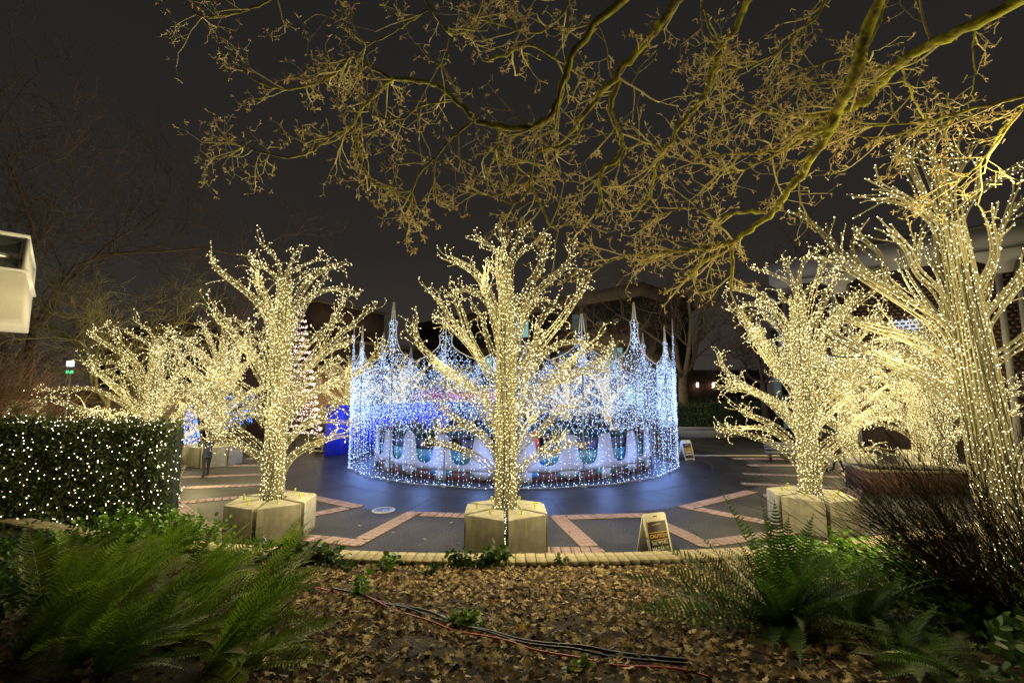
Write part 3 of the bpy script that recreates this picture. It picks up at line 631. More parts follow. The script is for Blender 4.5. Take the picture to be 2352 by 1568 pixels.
# ------------------------------------------------------------------ the light castle
castle = thing('light_castle', 'round castle of white spires hung with blue white net lights', 'light castle', (CX, CY, 0))
def castle_panel(tall, seed):
    rng = np.random.default_rng(seed); hw = RC * math.tan(math.pi / 20)
    pr = [(.27, 6.2), (.20, 6.0), (.21, 5.7), (.30, 5.36), (.50, 5.05), (.82, 4.80), (hw, 4.58)] if tall else [(.29, 5.55), (.24, 5.40), (.25, 5.22), (.34, 5.08), (.58, 4.90), (.90, 4.74), (hw, 4.58)]
    top = 7.05 if tall else 6.38; zs = pr[0][1]
    fr = MB()
    for s in (-1, 1):
        fr.tube([(s * x, 0, z) for x, z in pr], .020, 5)
        fr.tube([(s * .27, 0, zs), (s * .13, 0, zs + .10), (s * .10, 0, zs + .25), (s * .035, 0, top - .01)], .019, 5)
    fr.tube([(0, 0, zs - 1.0), (0, 0, zs), (0, 0, top)], .022, 5)
    fr.tube([(-.27, 0, zs), (0, 0, zs - .05), (.27, 0, zs)], .012, 4)
    fm = fr.mesh('spire_frame', M['white_steel'])
    br = MB(); br.tube([(-hw, 0, .06), (0, 0, .06), (hw, 0, .06)], .022, 6); brm = br.mesh('base_rail', M['grey_metal'])
    po = MB(); po.tube([(0, .02, 0), (0, .02, 2.5), (0, .02, zs - .9)], .024, 6); po.box((0, .02, .01), (.16, .16, .02)); pm = po.mesh('post', M['grey_metal'])
    X = [x for x, _ in pr][::-1]; Z = [z for _, z in pr][::-1]
    xa = np.array([x for x, _ in pr]); za = np.array([z for _, z in pr]); o = np.argsort(xa); xa, za = xa[o], za[o]
    def ztop(x):
        x = np.abs(x); return np.where(x < .2, zs, np.interp(x, [.2, .3, .5, .82, hw], [zs, za[np.searchsorted(xa, .3).clip(0, len(za) - 1)] if False else (5.36 if tall else 5.12), 5.05 if tall else 4.95, 4.80, 4.58]))
    wr = MB(); pts = []
    for sgn in (-1, 1):                                  # diagonal net wires
        for c in np.arange(-8, 8, .24):
            P = []
            for z in np.linspace(1.9, 6.2, 44):
                x = sgn * (z - 4) * .72 + c
                if abs(x) < hw and z < float(ztop(x)): P.append((x, rng.uniform(-.015, .015), z))
                elif len(P) > 1: break
                else: P = []
            if len(P) > 3:
                P = np.array(P); P2 = P[np.linspace(0, len(P) - 1, 5).astype(int)]; wr.tube(P2, .0055, 3)
                q = along(P, .24, .012, rng); pts.append(q)
    for x in np.arange(-hw + .06, hw, .20):             # strings that hang to the ground
        x += rng.uniform(-.04, .04); z0 = float(ztop(x)) if rng.random() < .4 else rng.uniform(2.4, 4.2); sw = rng.uniform(-.22, .22)
        zz = np.linspace(z0, .07, 8); P = np.stack([np.clip(x + sw * np.sin(zz * 1.4), -hw, hw), rng.uniform(-.03, .03) + 0 * zz, zz], 1); wr.tube(P, .0045, 3)
        pts.append(along(P, .19, .02, rng))
    n = 660; xx = rng.uniform(-hw, hw, n); z_ = rng.uniform(1.95, 5.5, n); lo = 1.9 + .25 * np.sin(xx * 5 + seed)
    k = (z_ < ztop(xx) - .12) & (z_ > lo) & (rng.random(n) < np.clip(1.25 - (z_ - 3.9) * .45, .55, 1)); pts.append(np.stack([xx[k], rng.uniform(-.05, .08, k.sum()), z_[k]], 1))
    n = 40; xx = rng.uniform(-hw, hw, n); pts.append(np.stack([xx, rng.uniform(-.03, .03, n), rng.uniform(.08, 1.9, n)], 1))
    n = 26; pts.append(np.stack([rng.uniform(-hw, hw, n), rng.uniform(-.03, .03, n), rng.uniform(.05, .14, n)], 1))
    n = 70 if tall else 45; pts.append(np.stack([rng.uniform(-.17, .17, n), rng.uniform(-.03, .03, n), rng.uniform(zs - 1.1, zs + .12, n)], 1))
    bl = MB(); bulbs(bl, np.concatenate(pts), .0138, rng)
    return fm, brm, pm, wr.mesh('net_wire', M['pale_metal']), bl.mesh('bulb_curtain', M['cool_bulb'])
variants = {(t, k): castle_panel(t, 50 + 7 * k + t) for t in (True, False) for k in range(3)}
for i in range(20):
    a = i * math.pi / 10; fm, brm, pm, wmh, blm = variants[(i % 2 == 0, i % 3)]
    loc = (RC * math.sin(a), -RC * math.cos(a), 0)
    f = put('spire_frame', fm, castle, loc=loc, rz=a)
    put('post', pm, castle, loc=loc, rz=a); put('base_rail', brm, castle, loc=loc, rz=a)
    put('net_wire', wmh, castle, 'stuff', loc=loc, rz=a)
    put('bulb_curtain', blm, castle, 'stuff', loc=loc, rz=a)
    for z, f, r_ in ((3.0, .45, .05), (1.0, .50, -.45), (5.6, .07, .35)):
        lamp_light('net_light', COOL_LIGHT, P_CASTLE / 20 * f, .40, castle, ((RC + r_) * math.sin(a + .157), -(RC + r_) * math.cos(a + .157), z))

# what stands inside the castle: white scalloped ring fence
fence = thing('scalloped_ring_fence', 'white ring fence with rounded cutouts and teal sea panels inside the light castle', 'ring fence', (CX, CY, 0))
RF, NF = 7.05, 26; hwf = RF * math.tan(math.pi / NF)
out = [(-hwf, .40), (hwf, .40), (hwf, .62), (hwf * .78, .64), (hwf * .60, .74), (hwf * .50, .92), (hwf * .44, 1.25), (hwf * .34, 1.68), (hwf * .22, 1.78), (-hwf * .22, 1.78), (-hwf * .34, 1.68), (-hwf * .44, 1.25), (-hwf * .50, .92), (-hwf * .60, .74), (-hwf * .78, .64), (-hwf, .62)]
mb = MB(); mb.slab(out, (0, 0, 0), (1, 0, 0), (0, 0, 1), .05); fp = mb.mesh('scallop_panel', M['white_paint'])
mb = MB(); mb.slab([(-.42, .392), (-.26, .2), (-.1, .09), (.1, .09), (.26, .2), (.42, .392)], (0, 0, 0), (1, 0, 0), (0, 0, 1), .04); lobe = mb.mesh('white_foot', M['white_paint'])
mb = MB(); mb.slab([(-.22, .02), (.22, .02), (.20, .392), (-.20, .392)], (0, 0, 0), (1, 0, 0), (0, 0, 1), .10); foot2 = mb.mesh('white_block', M['white_paint'])
mb = MB(); mb.box((0, 0, .88), (hwf * 2 + .02, .03, .52)); inn = mb.mesh('sea_panel', M['teal']); inn2 = inn.copy(); inn2.materials.clear(); inn2.materials.append(M['blue_art'])
mb = MB(); mb.box((0, 0, 1.36), (hwf * 2 + .02, .03, .42)); dk = mb.mesh('dark_rail_panel', M['navy_board'])
mb = MB(); mb.box((0, 0, .29), (hwf * 1.1, .03, .20)); lowp = mb.mesh('low_sea_panel', M['teal']); lowb = lowp.copy(); lowb.materials.clear(); lowb.materials.append(M['blue_art'])
mb = MB(); mb.box((0, 0, .19), (hwf * 2.0, .04, .36)); pl = mb.mesh('plinth_board', M['maroon'])
for i in range(NF):
    a = (i + .28) * 2 * math.pi / NF; d = np.array([math.sin(a), -math.cos(a)])
    put('scallop_panel', fp, fence, loc=(*(d * RF), 0), rz=a)
    put('sea_panel', inn if i % 3 else inn2, fence, loc=(*(d * (RF - .10)), 0), rz=a)
    if i % 4: put('dark_rail_panel', dk, fence, loc=(*(d * (RF - .16)), 0), rz=a)
    put('plinth_board', pl, fence, loc=(*(d * (RF - .05)), 0), rz=a)
    put('white_foot' if i % 2 else 'white_block', lobe if i % 2 else foot2, fence, loc=(*(d * (RF + .02)), 0), rz=a)
    put('low_sea_panel', lowp if i % 3 else lowb, fence, loc=(*(d * (RF - .01)), 0), rz=a + .0)
mb = MB(); n = 48; a = np.arange(n) * 2 * math.pi / n
mb.add([[0, 0, .05]] + [[6.9 * math.cos(t), 6.9 * math.sin(t), .05] for t in a], [[0, 1 + i, 1 + (i + 1) % n] for i in range(n)]); obj('deck_floor', mb, M['navy_board'], fence)
# red ride car
pod = thing('red_ride_car', 'glossy red rounded ride car right behind the centre rope tree', 'ride car', (.95, 18.6, .05), .3)
mb = MB(); prof = [(.28, .0), (.50, .12), (.62, .40), (.60, .72), (.50, 1.0), (.46, .98), (.55, .70), (.56, .40), (.44, .16), (.0, .14)]; mb.lathe((0, 0, 0), prof, 22); obj('shell', mb, M['red_pod'], pod, smooth=True)
mb = MB(); mb.lathe((0, .25, .35), [(.0, 1.45), (.12, 1.4), (.24, 1.1), (.28, .6), (.26, .0)], 14); obj('high_back', mb, M['red_pod'], pod, smooth=True)
mb = MB(); mb.lathe((0, 0, 0), [(.2, .0), (.2, .05), (.34, .05), (.34, .0)], 14); obj('turntable', mb, M['grey_metal'], pod)
mb = MB(); mb.box((0, .02, .42), (.7, .5, .10)); obj('seat', bevel and mb, M['maroon'], pod)
# red awning booth
bo = thing('awning_booth', 'booth with red awning seen through the left side of the castle net', 'booth', (-4.3, 35.2, 0), .05)
mb = MB(); mb.box((0, 0, 1.35), (5.6, 2.2, 2.7)); obj('booth_wall', mb, M['navy_board'], bo)
mb = MB(); mb.slab([(-3.1, 3.05), (3.1, 3.05), (3.0, 3.45), (-3.0, 3.45)], (0, -1.45, 0), (1, 0, 0), (0, 0, 1), .05); obj('awning_front', mb, M['red_cloth'], bo)
mb = MB(); mb.add([[-3.0, -1.42, 3.45], [3.0, -1.42, 3.45], [2.8, 1.1, 3.8], [-2.8, 1.1, 3.8]], [[0, 1, 2, 3]]); obj('awning_top', mb, M['red_cloth'], bo)
mb = MB()
for k in range(13): mb.slab([(-.22, 3.05), (.22, 3.05), (.16, 2.92), (0, 2.86), (-.16, 2.92)], (-2.85 + k * .475, -1.46, 0), (1, 0, 0), (0, 0, 1), .03)
obj('awning_scallop', mb, M['red_cloth'], bo)
mb = MB(); mb.box((0, -1.0, 1.9), (4.8, .05, 1.0)); mb.box((0, -1.25, 1.3), (5.0, .4, .06)); obj('counter_opening', mb, M['lit_dim'], bo)
# blue hoarding
A0, A1 = np.array([-10.05, 24.9]), np.array([-4.4, 33.6]); d = A1 - A0; L = np.linalg.norm(d); az = math.atan2(d[1], d[0])
ho = thing('blue_hoarding', 'tall royal blue hoarding panels running behind the left of the castle', 'hoarding', (A0[0], A0[1], 0), az)
pm_ = MB(); npan = 9; pw = L / npan; pm_.box((pw / 2, 0, 1.36), (pw - .012, .05, 2.72)); hp = pm_.mesh('hoarding_panel', M['hoarding'])
for k in range(npan): put('hoarding_panel', hp, ho, loc=(k * pw, 0.003 * (k % 2), 0))
hc = MB(); hc.box((.5, .02, 0), (1, .05, 0.03))

# ------------------------------------------------------------------ A-frame signs
def text_mesh(s, size, ext, m):
    c = bpy.data.curves.new('lettering', 'FONT'); c.body = s; c.size = size; c.extrude = ext; c.align_x = 'CENTER'; c.align_y = 'CENTER'; c.offset = size * .018
    c.space_character = 1.02; c.resolution_u = 3
    o = bpy.data.objects.new('tmp', c); COL.objects.link(o); bpy.context.view_layer.update()
    me = bpy.data.meshes.new_from_object(o.evaluated_get(bpy.context.evaluated_depsgraph_get())); bpy.data.objects.remove(o)
    me.materials.clear(); me.materials.append(m); return me
TM = {'CAUTION': text_mesh('CAUTION', .100, .002, M['sign_yellow']), 'TRIPPING': text_mesh('TRIPPING', .100, .002, M['sign_letter']), 'HAZARDS': text_mesh('HAZARDS', .100, .002, M['sign_letter'])}
W, H, TH = .62, 1.02, math.radians(15)
def sign_meshes():
    pts = [(-W / 2, 0.0), (-W / 2 + .1, 0.0), (-W / 2 + .13, .035), (W / 2 - .13, .035), (W / 2 - .1, 0.0), (W / 2, 0.0), (W / 2, H - .04), (W / 2 - .04, H), (-W / 2 + .04, H), (-W / 2, H - .04)]
    p = MB(); p.slab(pts, (0, 0, 0), (1, 0, 0), (0, 0, 1), .024)
    s = MB(); s.box((0, -.0145, .48), (W - .10, .005, .74))
    h = MB(); h.box((0, -.0135, H - .065), (.11, .004, .016))
    y = MB(); bw, bh, zc, t = .48, .155, .545, .013
    for dx, dz, sx, sz in ((0, bh / 2, bw, t), (0, -bh / 2, bw, t), (-bw / 2, 0, t, bh), (bw / 2, 0, t, bh)): y.box((dx, -.018, zc + dz), (sx + (t if sz == t else -t), .004, sz - (0 if sz == t else t)))
    y.box((-W / 2 + .065, -.018, .80), (.008, .003, .09)); y.box((-W / 2 + .09, -.018, .845), (.05, .003, .006))
    l = MB()
    for k in range(17): l.box((-.115 + .0135 * k + (0.01 if k > 14 else 0), -.018, .775 + .001 * k), (.0095, .003, .020 if k % 3 else .028))
    f = MB(); f.box((0, -.0175, .14), (.07, .003, .035))
    return p.mesh('sign_board', M['sign_white']), s.mesh('poster', M['sign_dark']), h.mesh('handle_slot', M['black']), y.mesh('yellow_box', M['sign_yellow']), l.mesh('small_print', M['sign_letter']), f.mesh('footer_mark', M['grey_metal'])
SM = sign_meshes()
def sign(label, loc, rz, sc=1.0):
    t = thing('a_frame_sign', label, 'sandwich board', loc, rz, 'caution sandwich boards', sc)
    for s in (0, 1):
        b = put('sign_board', SM[0], t); off = H * math.sin(TH)
        b.rotation_euler = (-TH if s == 0 else -TH, 0, 0)
        if s == 0: b.location = (0, -off, 0)
        else: b.rotation_euler = Euler((-TH, 0, math.pi)); b.location = (0, off, 0)
        for me, n in ((SM[1], 'poster'), (SM[2], 'handle_slot'), (SM[3], 'yellow_box'), (SM[4], 'small_print'), (SM[5], 'footer_mark')): put(n, me, b)
        for key, z in (('CAUTION', .545), ('TRIPPING', .405), ('HAZARDS', .285)):
            c = put('lettering', TM[key], b, loc=(0, -.0195, z)); c.rotation_euler = (math.pi / 2, 0, 0)
    return t
sign('white caution sandwich board beside the right sword fern', (2.96, 9.85, 0), math.radians(22), .92)
sign('small far caution sandwich board at the right foot of the castle', (8.95, 23.9, 0), math.radians(22))
sign('far white sandwich board beside the blue hoarding', (-11.2, 27.2, 0), math.radians(-18))

# ------------------------------------------------------------------ hedge with net lights
LEAF_V = np.array([[0, 0, 0], [.24, .22, .04], [.31, .52, .07], [.18, .82, .02], [0, 1, -.06], [-.18, .82, .02], [-.31, .52, .07], [-.24, .22, .04], [0, .5, 0]], float)
LEAF_F = np.array([[0, 1, 8], [1, 2, 8], [2, 3, 8], [3, 4, 8], [4, 5, 8], [5, 6, 8], [6, 7, 8], [7, 0, 8]])
def hedge(label, A, Bp, depth, h0, h1, nleaf, nb, bm, br, seed, leaf=.055, matn='hedge', name='lit_hedge'):
    rng = np.random.default_rng(seed); A = np.array(A); Bp = np.array(Bp); d = Bp - A; L = np.linalg.norm(d)
    t = thing(name, label, 'hedge', (A[0], A[1], 0), math.atan2(d[1], d[0]))
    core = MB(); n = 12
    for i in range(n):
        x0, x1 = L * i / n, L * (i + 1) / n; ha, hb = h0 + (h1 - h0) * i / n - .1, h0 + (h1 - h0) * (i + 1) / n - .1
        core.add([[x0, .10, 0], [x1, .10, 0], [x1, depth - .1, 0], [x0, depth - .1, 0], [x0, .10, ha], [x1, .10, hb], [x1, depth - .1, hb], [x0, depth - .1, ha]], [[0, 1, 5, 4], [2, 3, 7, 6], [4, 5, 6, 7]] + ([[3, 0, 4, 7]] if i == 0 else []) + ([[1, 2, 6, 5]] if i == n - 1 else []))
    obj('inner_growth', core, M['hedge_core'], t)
    def surf(n, out):
        u = rng.random(n); x = rng.uniform(0, L, n); hh = h0 + (h1 - h0) * x / L; bump = .06 * np.sin(x * 5.1) * np.cos(x * 2.3 + 1)
        z = rng.uniform(0, 1, n) * hh; y = bump * np.sin(z * 4) + rng.uniform(-.10, .13, n) - out - .10 * np.sin(x * 2.6 + 1) * np.sin(z * 2.7 + x)
        top = u < depth / (depth + 2.4) * .9; y = np.where(top, rng.uniform(-.02, depth, n), y); z = np.where(top, hh + bump * 1.6 + np.abs(rng.normal(0, .10, n)) - .07 + out, z)
        end = u > .93; y = np.where(end, rng.uniform(0, depth, n), y); z = np.where(end, rng.uniform(0, 1, n) * hh, z)
        ex = np.where(rng.random(n) < .5, -out, L + out) + rng.uniform(-.06, .06, n); x = np.where(end, ex, x)
        return np.stack([x, y, z], 1)
    lf = MB(); P = surf(nleaf, .0); lf.scatter(LEAF_V, LEAF_F, P, rots(nleaf, rng), leaf * rng.uniform(.6, 1.3, nleaf)); obj('foliage', lf, M[matn], t, 'stuff')
    sh = MB(); SP = []
    for _ in range(int(L * 9)):
        x0 = rng.uniform(0, L); p = np.array([x0, rng.uniform(.0, depth * .8), h0 + (h1 - h0) * x0 / L - .1]); d_ = rng.normal(size=3) * .3 + [0, -.15, 1]; q_ = p + d_ * rng.uniform(.2, .5); sh.tube([p, (p + q_) / 2 + .02, q_], .004, 3); SP += [p + (q_ - p) * f for f in np.linspace(.35, 1, 8)]
    obj('shoots', sh, M['bark_dark'], t, 'stuff')
    SP = np.array(SP); lf = MB(); lf.scatter(LEAF_V, LEAF_F, SP + rng.normal(size=SP.shape) * .025, rots(len(SP), rng), leaf * rng.uniform(.7, 1.3, len(SP))); obj('shoot_leaves', lf, M[matn], t, 'stuff')
    if nb:
        b = MB(); bulbs(b, surf(nb, .06), br, rng); obj('net_lights', b, M[bm], t, 'stuff')
    return t
hedge('clipped green hedge on the left draped in a net of warm lights', (-15.2, 10.3), (-9.15, 12.35), 1.2, 2.72, 2.46, 21000, 900, 'hedge_bulb', .0105, 61, .07)
hedge('low far hedge densely covered in yellow lights behind the long hedge', (-17.6, 18.2), (-15.4, 18.7), .9, 2.55, 2.5, 1500, 700, 'warm_bulb_far', .016, 62)

# ------------------------------------------------------------------ leafy shrubs and small plants
def shrub(label, c, rad, n, matn, leaf, seed, cat='shrub', name='leafy_shrub', up=.5, stems=14, group=None):
    rng = np.random.default_rng(seed); t = thing(name, label, cat, c, 0, group)
    st = MB(); tips = []
    for i in range(stems):
        a = rng.uniform(0, 6.28); rr = rng.uniform(.3, 1) ** .6
        e_ = np.array([rad[0] * rr * math.cos(a), rad[1] * rr * math.sin(a), rad[2] * rng.uniform(.5, 1.0) * (1.05 - .45 * rr)])
        mid = e_ * .5 + np.array([0, 0, rad[2] * .12]); P = np.stack([(0.04 * math.cos(a), .04 * math.sin(a), -.03), mid * .6, mid, e_ * .8 + mid * .1, e_]); st.tube(P, [.012, .009, .007, .005, .003], 4); tips.append(P)
    obj('stem', st, M['bark_dark'], t)
    k = rng.integers(0, stems, n); f = rng.uniform(.25, 1.05, n) ; TP = np.stack(tips)
    seg = np.clip((f * 4).astype(int), 0, 3); w = (f * 4 - seg)[:, None]; P = TP[k, seg] * (1 - w) + TP[k, seg + 1] * w + rng.normal(size=(n, 3)) * np.array([rad[0], rad[1], rad[2]]) * .13
    P[:, 2] = np.maximum(P[:, 2], .01)
    lf = MB(); lf.scatter(LEAF_V * [1.25, 1, 1], LEAF_F, P, rots(n, rng, up), leaf * rng.uniform(.6, 1.25, n)); obj('foliage', lf, M[matn], t, 'stuff')
    return t
def Bc(px, py): return tuple(B(px, py))
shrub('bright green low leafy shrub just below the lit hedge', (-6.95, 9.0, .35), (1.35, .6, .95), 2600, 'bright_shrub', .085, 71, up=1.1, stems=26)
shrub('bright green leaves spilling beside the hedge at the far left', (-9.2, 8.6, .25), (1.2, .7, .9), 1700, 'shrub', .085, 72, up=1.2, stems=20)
shrub('dark green ivy mound at the left edge under the hedge', (-7.4, 6.0, .8), (1.2, .8, .75), 1600, 'shrub', .08, 73, up=1.2, stems=20)
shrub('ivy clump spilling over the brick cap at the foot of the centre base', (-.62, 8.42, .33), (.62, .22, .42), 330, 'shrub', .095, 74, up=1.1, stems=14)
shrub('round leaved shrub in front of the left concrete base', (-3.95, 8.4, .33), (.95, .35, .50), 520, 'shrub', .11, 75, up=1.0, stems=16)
shrub('pale green seedling by the cap left of the centre base', (-2.1, 8.1, .38), (.22, .15, .42), 60, 'bright_shrub', .10, 76, 'plant', 'seedling', 1.0, 6)
shrub('yellowish seedling in the leaf litter above the cables', (-2.0, 6.35, .75), (.20, .15, .40), 34, 'bright_shrub', .12, 77, 'plant', 'seedling', .9, 5)
shrub('bright lime green weed in the middle of the leaf litter', tuple(B(1085, 1440)), (.24, .14, .15), 130, 'bright_shrub', .075, 78, 'plant', 'weed', 1.0, 9)
shrub('tiny green weed low in the litter right of the cables', tuple(B(1325, 1570 * .985)), (.12, .08, .10), 40, 'bright_shrub', .06, 79, 'plant', 'weed', 1.0, 6)
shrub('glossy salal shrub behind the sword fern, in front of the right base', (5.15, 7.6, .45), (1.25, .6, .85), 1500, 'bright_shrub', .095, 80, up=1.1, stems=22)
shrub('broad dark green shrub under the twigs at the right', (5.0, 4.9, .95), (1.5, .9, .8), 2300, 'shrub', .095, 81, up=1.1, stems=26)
shrub('dark leafy shrub in the lower right corner', (4.3, 3.35, 1.3), (1.0, .7, .55), 1300, 'shrub', .085, 82, up=1.1, stems=20)
shrub('far right leafy shrub at the foot of the nearest rope tree', (7.2, 5.2, .9), (1.3, .8, .95), 1500, 'shrub', .09, 83, up=1.1, stems=20)
shrub('low ivy patch at the left edge among the ferns', (-5.7, 4.4, 1.1), (1.3, .9, .6), 1500, 'shrub', .085, 85, up=1.2, stems=20)
for k, (px, py) in enumerate([(800, 1315), (905, 1300), (1290, 1300), (980, 1325)]):
    shrub(['small leafy sprig left of the yellowish seedling near the cap', 'leafy sprig by the cap between the seedlings', 'little ivy sprig right of the centre base by the cap', 'short sprig just below the cap left of the centre base'][k], tuple(B(px, py)), (.22, .12, .24), 46, 'shrub', .085, 90 + k, 'plant', 'sprig', 1.1, 6)

# ------------------------------------------------------------------ ferns
def frond(L, e0, droop, az, np_=34, width=.17, twist=0.0, rng=RNG, side_bend=0.0):
    m_ = MB(); t = np.linspace(0, 1, np_ + 1); el = e0 - droop * t ** 1.3; azt = az + side_bend * t
    D = np.stack([np.cos(el) * np.cos(azt), np.cos(el) * np.sin(azt), np.sin(el)], 1)
    P = np.concatenate([[[0, 0, 0]], np.cumsum(D[:-1] * L / np_, axis=0)])
    S = np.stack([-np.sin(azt), np.cos(azt), 0 * azt], 1); Nn = np.cross(S, D)
    ct, st = math.cos(twist), math.sin(twist); S2 = S * ct + Nn * st; N2 = Nn * ct - S * st
    m_.tube(P[::4] if (np_ % 4 == 0) else P, np.linspace(.006, .0015, len(P[::4] if (np_ % 4 == 0) else P)), 3, m=1)
    k = np.arange(4, np_ + 1); tt = t[k]; ln = width * L * (np.sin(np.pi * np.clip(.10 + .90 * tt, 0, 1)) ** .55) * np.clip((1.02 - tt) * 3.2, .12, 1)
    w = L / np_ * .40
    for s in (-1, 1):
        j = rng.uniform(-.12, .12, len(k)); dirv = S2[k] * s * .96 + D[k] * (.26 + j)[:, None] - N2[k] * rng.uniform(0.0, .22, len(k))[:, None]
        b0 = P[k] - D[k] * w * .6; b1 = P[k] + D[k] * w * .6; mid = P[k] + dirv * (ln * .5)[:, None]; tip = P[k] + dirv * ln[:, None] + D[k] * (ln * .16)[:, None] - N2[k] * (ln * .12)[:, None]
        v = np.stack([b0, mid - D[k] * w * .75, tip, mid + D[k] * w * .75, b1], 1).reshape(-1, 3); o = np.arange(len(k))[:, None] * 5
        m_.add(v, np.concatenate([o + [0, 1, 3, 4]])); m_.add(v, o + [1, 2, 3])
    return m_
def fern(label, loc, n, Lr, matn, seed, az_c=None, az_w=math.pi, er=(.45, 1.4), droop=(.7, 1.5), width=.13, explicit=(), np_=36):
    rng = np.random.default_rng(seed); t = thing('sword_fern', label, 'fern', loc, 0, 'sword ferns in the planting bed')
    for i in range(n):
        az = rng.uniform(0, 2 * math.pi) if az_c is None else az_c + rng.uniform(-az_w, az_w)
        f = frond(rng.uniform(*Lr), rng.uniform(*er), rng.uniform(*droop), az, np_, width * rng.uniform(.85, 1.15), rng.uniform(-.5, .5), rng, rng.uniform(-.35, .35))
        put('frond', f.mesh('frond', [M[matn], M['rachis']]), t, loc=(rng.uniform(-.07, .07), rng.uniform(-.07, .07), 0))
    for (px, py, dY) in explicit:                       # fronds whose tips the photo shows
        tip = V(px, py, loc[1] + dY) - np.array(loc); L = np.linalg.norm(tip); az = math.atan2(tip[1], tip[0]); el = math.asin(max(-1, min(1, tip[2] / L)))
        dr = rng.uniform(.12, .4); f = frond(L * 1.03, el + dr * .45, dr, az, np_, width * 1.12, rng.uniform(-.7, .7), rng)
        put('frond', f.mesh('frond', [M[matn], M['rachis']]), t)
    return t
fb = B(1800, 1440); fb = (fb[0], fb[1], fb[2])
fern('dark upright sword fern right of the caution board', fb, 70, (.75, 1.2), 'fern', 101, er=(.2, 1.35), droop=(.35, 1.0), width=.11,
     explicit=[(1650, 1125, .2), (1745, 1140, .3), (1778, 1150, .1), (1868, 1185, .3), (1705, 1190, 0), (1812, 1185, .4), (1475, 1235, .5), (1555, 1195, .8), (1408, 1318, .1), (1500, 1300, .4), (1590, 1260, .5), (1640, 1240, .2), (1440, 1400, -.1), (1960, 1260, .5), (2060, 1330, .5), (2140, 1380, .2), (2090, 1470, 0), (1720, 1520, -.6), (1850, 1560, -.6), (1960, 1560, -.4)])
def Bt(px, py): q = B(px, py); return (q[0], q[1], q[2])
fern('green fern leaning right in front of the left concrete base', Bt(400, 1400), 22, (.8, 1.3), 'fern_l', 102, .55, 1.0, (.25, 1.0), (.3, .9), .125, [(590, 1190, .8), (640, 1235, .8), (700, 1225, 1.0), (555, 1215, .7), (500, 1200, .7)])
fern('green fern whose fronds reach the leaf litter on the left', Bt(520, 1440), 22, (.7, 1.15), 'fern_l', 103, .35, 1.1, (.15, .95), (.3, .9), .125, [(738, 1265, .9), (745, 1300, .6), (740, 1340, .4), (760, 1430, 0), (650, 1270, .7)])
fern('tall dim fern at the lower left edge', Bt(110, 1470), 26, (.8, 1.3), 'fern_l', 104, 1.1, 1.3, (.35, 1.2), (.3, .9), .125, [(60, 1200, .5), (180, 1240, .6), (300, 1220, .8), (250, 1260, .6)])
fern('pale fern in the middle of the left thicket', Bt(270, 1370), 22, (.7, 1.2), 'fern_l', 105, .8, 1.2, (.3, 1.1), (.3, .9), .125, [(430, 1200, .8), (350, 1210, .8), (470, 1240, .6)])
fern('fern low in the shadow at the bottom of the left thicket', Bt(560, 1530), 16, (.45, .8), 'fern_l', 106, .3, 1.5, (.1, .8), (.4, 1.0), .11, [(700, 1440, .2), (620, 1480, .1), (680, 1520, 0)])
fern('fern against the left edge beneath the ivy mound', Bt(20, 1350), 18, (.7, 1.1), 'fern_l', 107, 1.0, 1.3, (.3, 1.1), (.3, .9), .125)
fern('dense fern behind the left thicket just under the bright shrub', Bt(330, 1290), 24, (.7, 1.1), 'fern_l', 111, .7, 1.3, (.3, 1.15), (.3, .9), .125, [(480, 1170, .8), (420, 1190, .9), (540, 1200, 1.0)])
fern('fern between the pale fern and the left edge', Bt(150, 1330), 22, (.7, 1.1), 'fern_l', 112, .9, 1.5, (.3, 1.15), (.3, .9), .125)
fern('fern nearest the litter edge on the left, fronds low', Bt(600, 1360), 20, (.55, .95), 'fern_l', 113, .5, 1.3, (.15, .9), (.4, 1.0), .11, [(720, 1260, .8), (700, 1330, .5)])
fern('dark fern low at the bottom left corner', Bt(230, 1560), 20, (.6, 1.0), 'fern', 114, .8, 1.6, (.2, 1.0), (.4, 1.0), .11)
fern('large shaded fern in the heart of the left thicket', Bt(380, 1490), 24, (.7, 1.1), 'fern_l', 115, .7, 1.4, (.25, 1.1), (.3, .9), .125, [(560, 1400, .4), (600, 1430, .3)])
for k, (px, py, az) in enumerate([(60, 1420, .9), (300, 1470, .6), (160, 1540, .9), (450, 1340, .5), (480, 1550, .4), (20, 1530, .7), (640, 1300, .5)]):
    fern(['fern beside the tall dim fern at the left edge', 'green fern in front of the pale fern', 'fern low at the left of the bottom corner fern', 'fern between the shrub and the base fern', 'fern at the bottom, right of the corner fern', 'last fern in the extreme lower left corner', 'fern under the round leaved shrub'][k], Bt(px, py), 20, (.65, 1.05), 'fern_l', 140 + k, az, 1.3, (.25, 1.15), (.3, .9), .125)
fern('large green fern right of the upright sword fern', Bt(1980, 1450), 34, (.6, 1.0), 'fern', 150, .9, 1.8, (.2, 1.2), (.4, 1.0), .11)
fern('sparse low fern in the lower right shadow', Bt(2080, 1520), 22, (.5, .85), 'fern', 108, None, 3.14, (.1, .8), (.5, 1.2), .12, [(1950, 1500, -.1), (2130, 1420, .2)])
fern('brownish fern at the bottom right corner', Bt(2220, 1560), 14, (.5, .8), 'fern', 109, None, 3.14, (.1, .8), (.5, 1.2), .12)

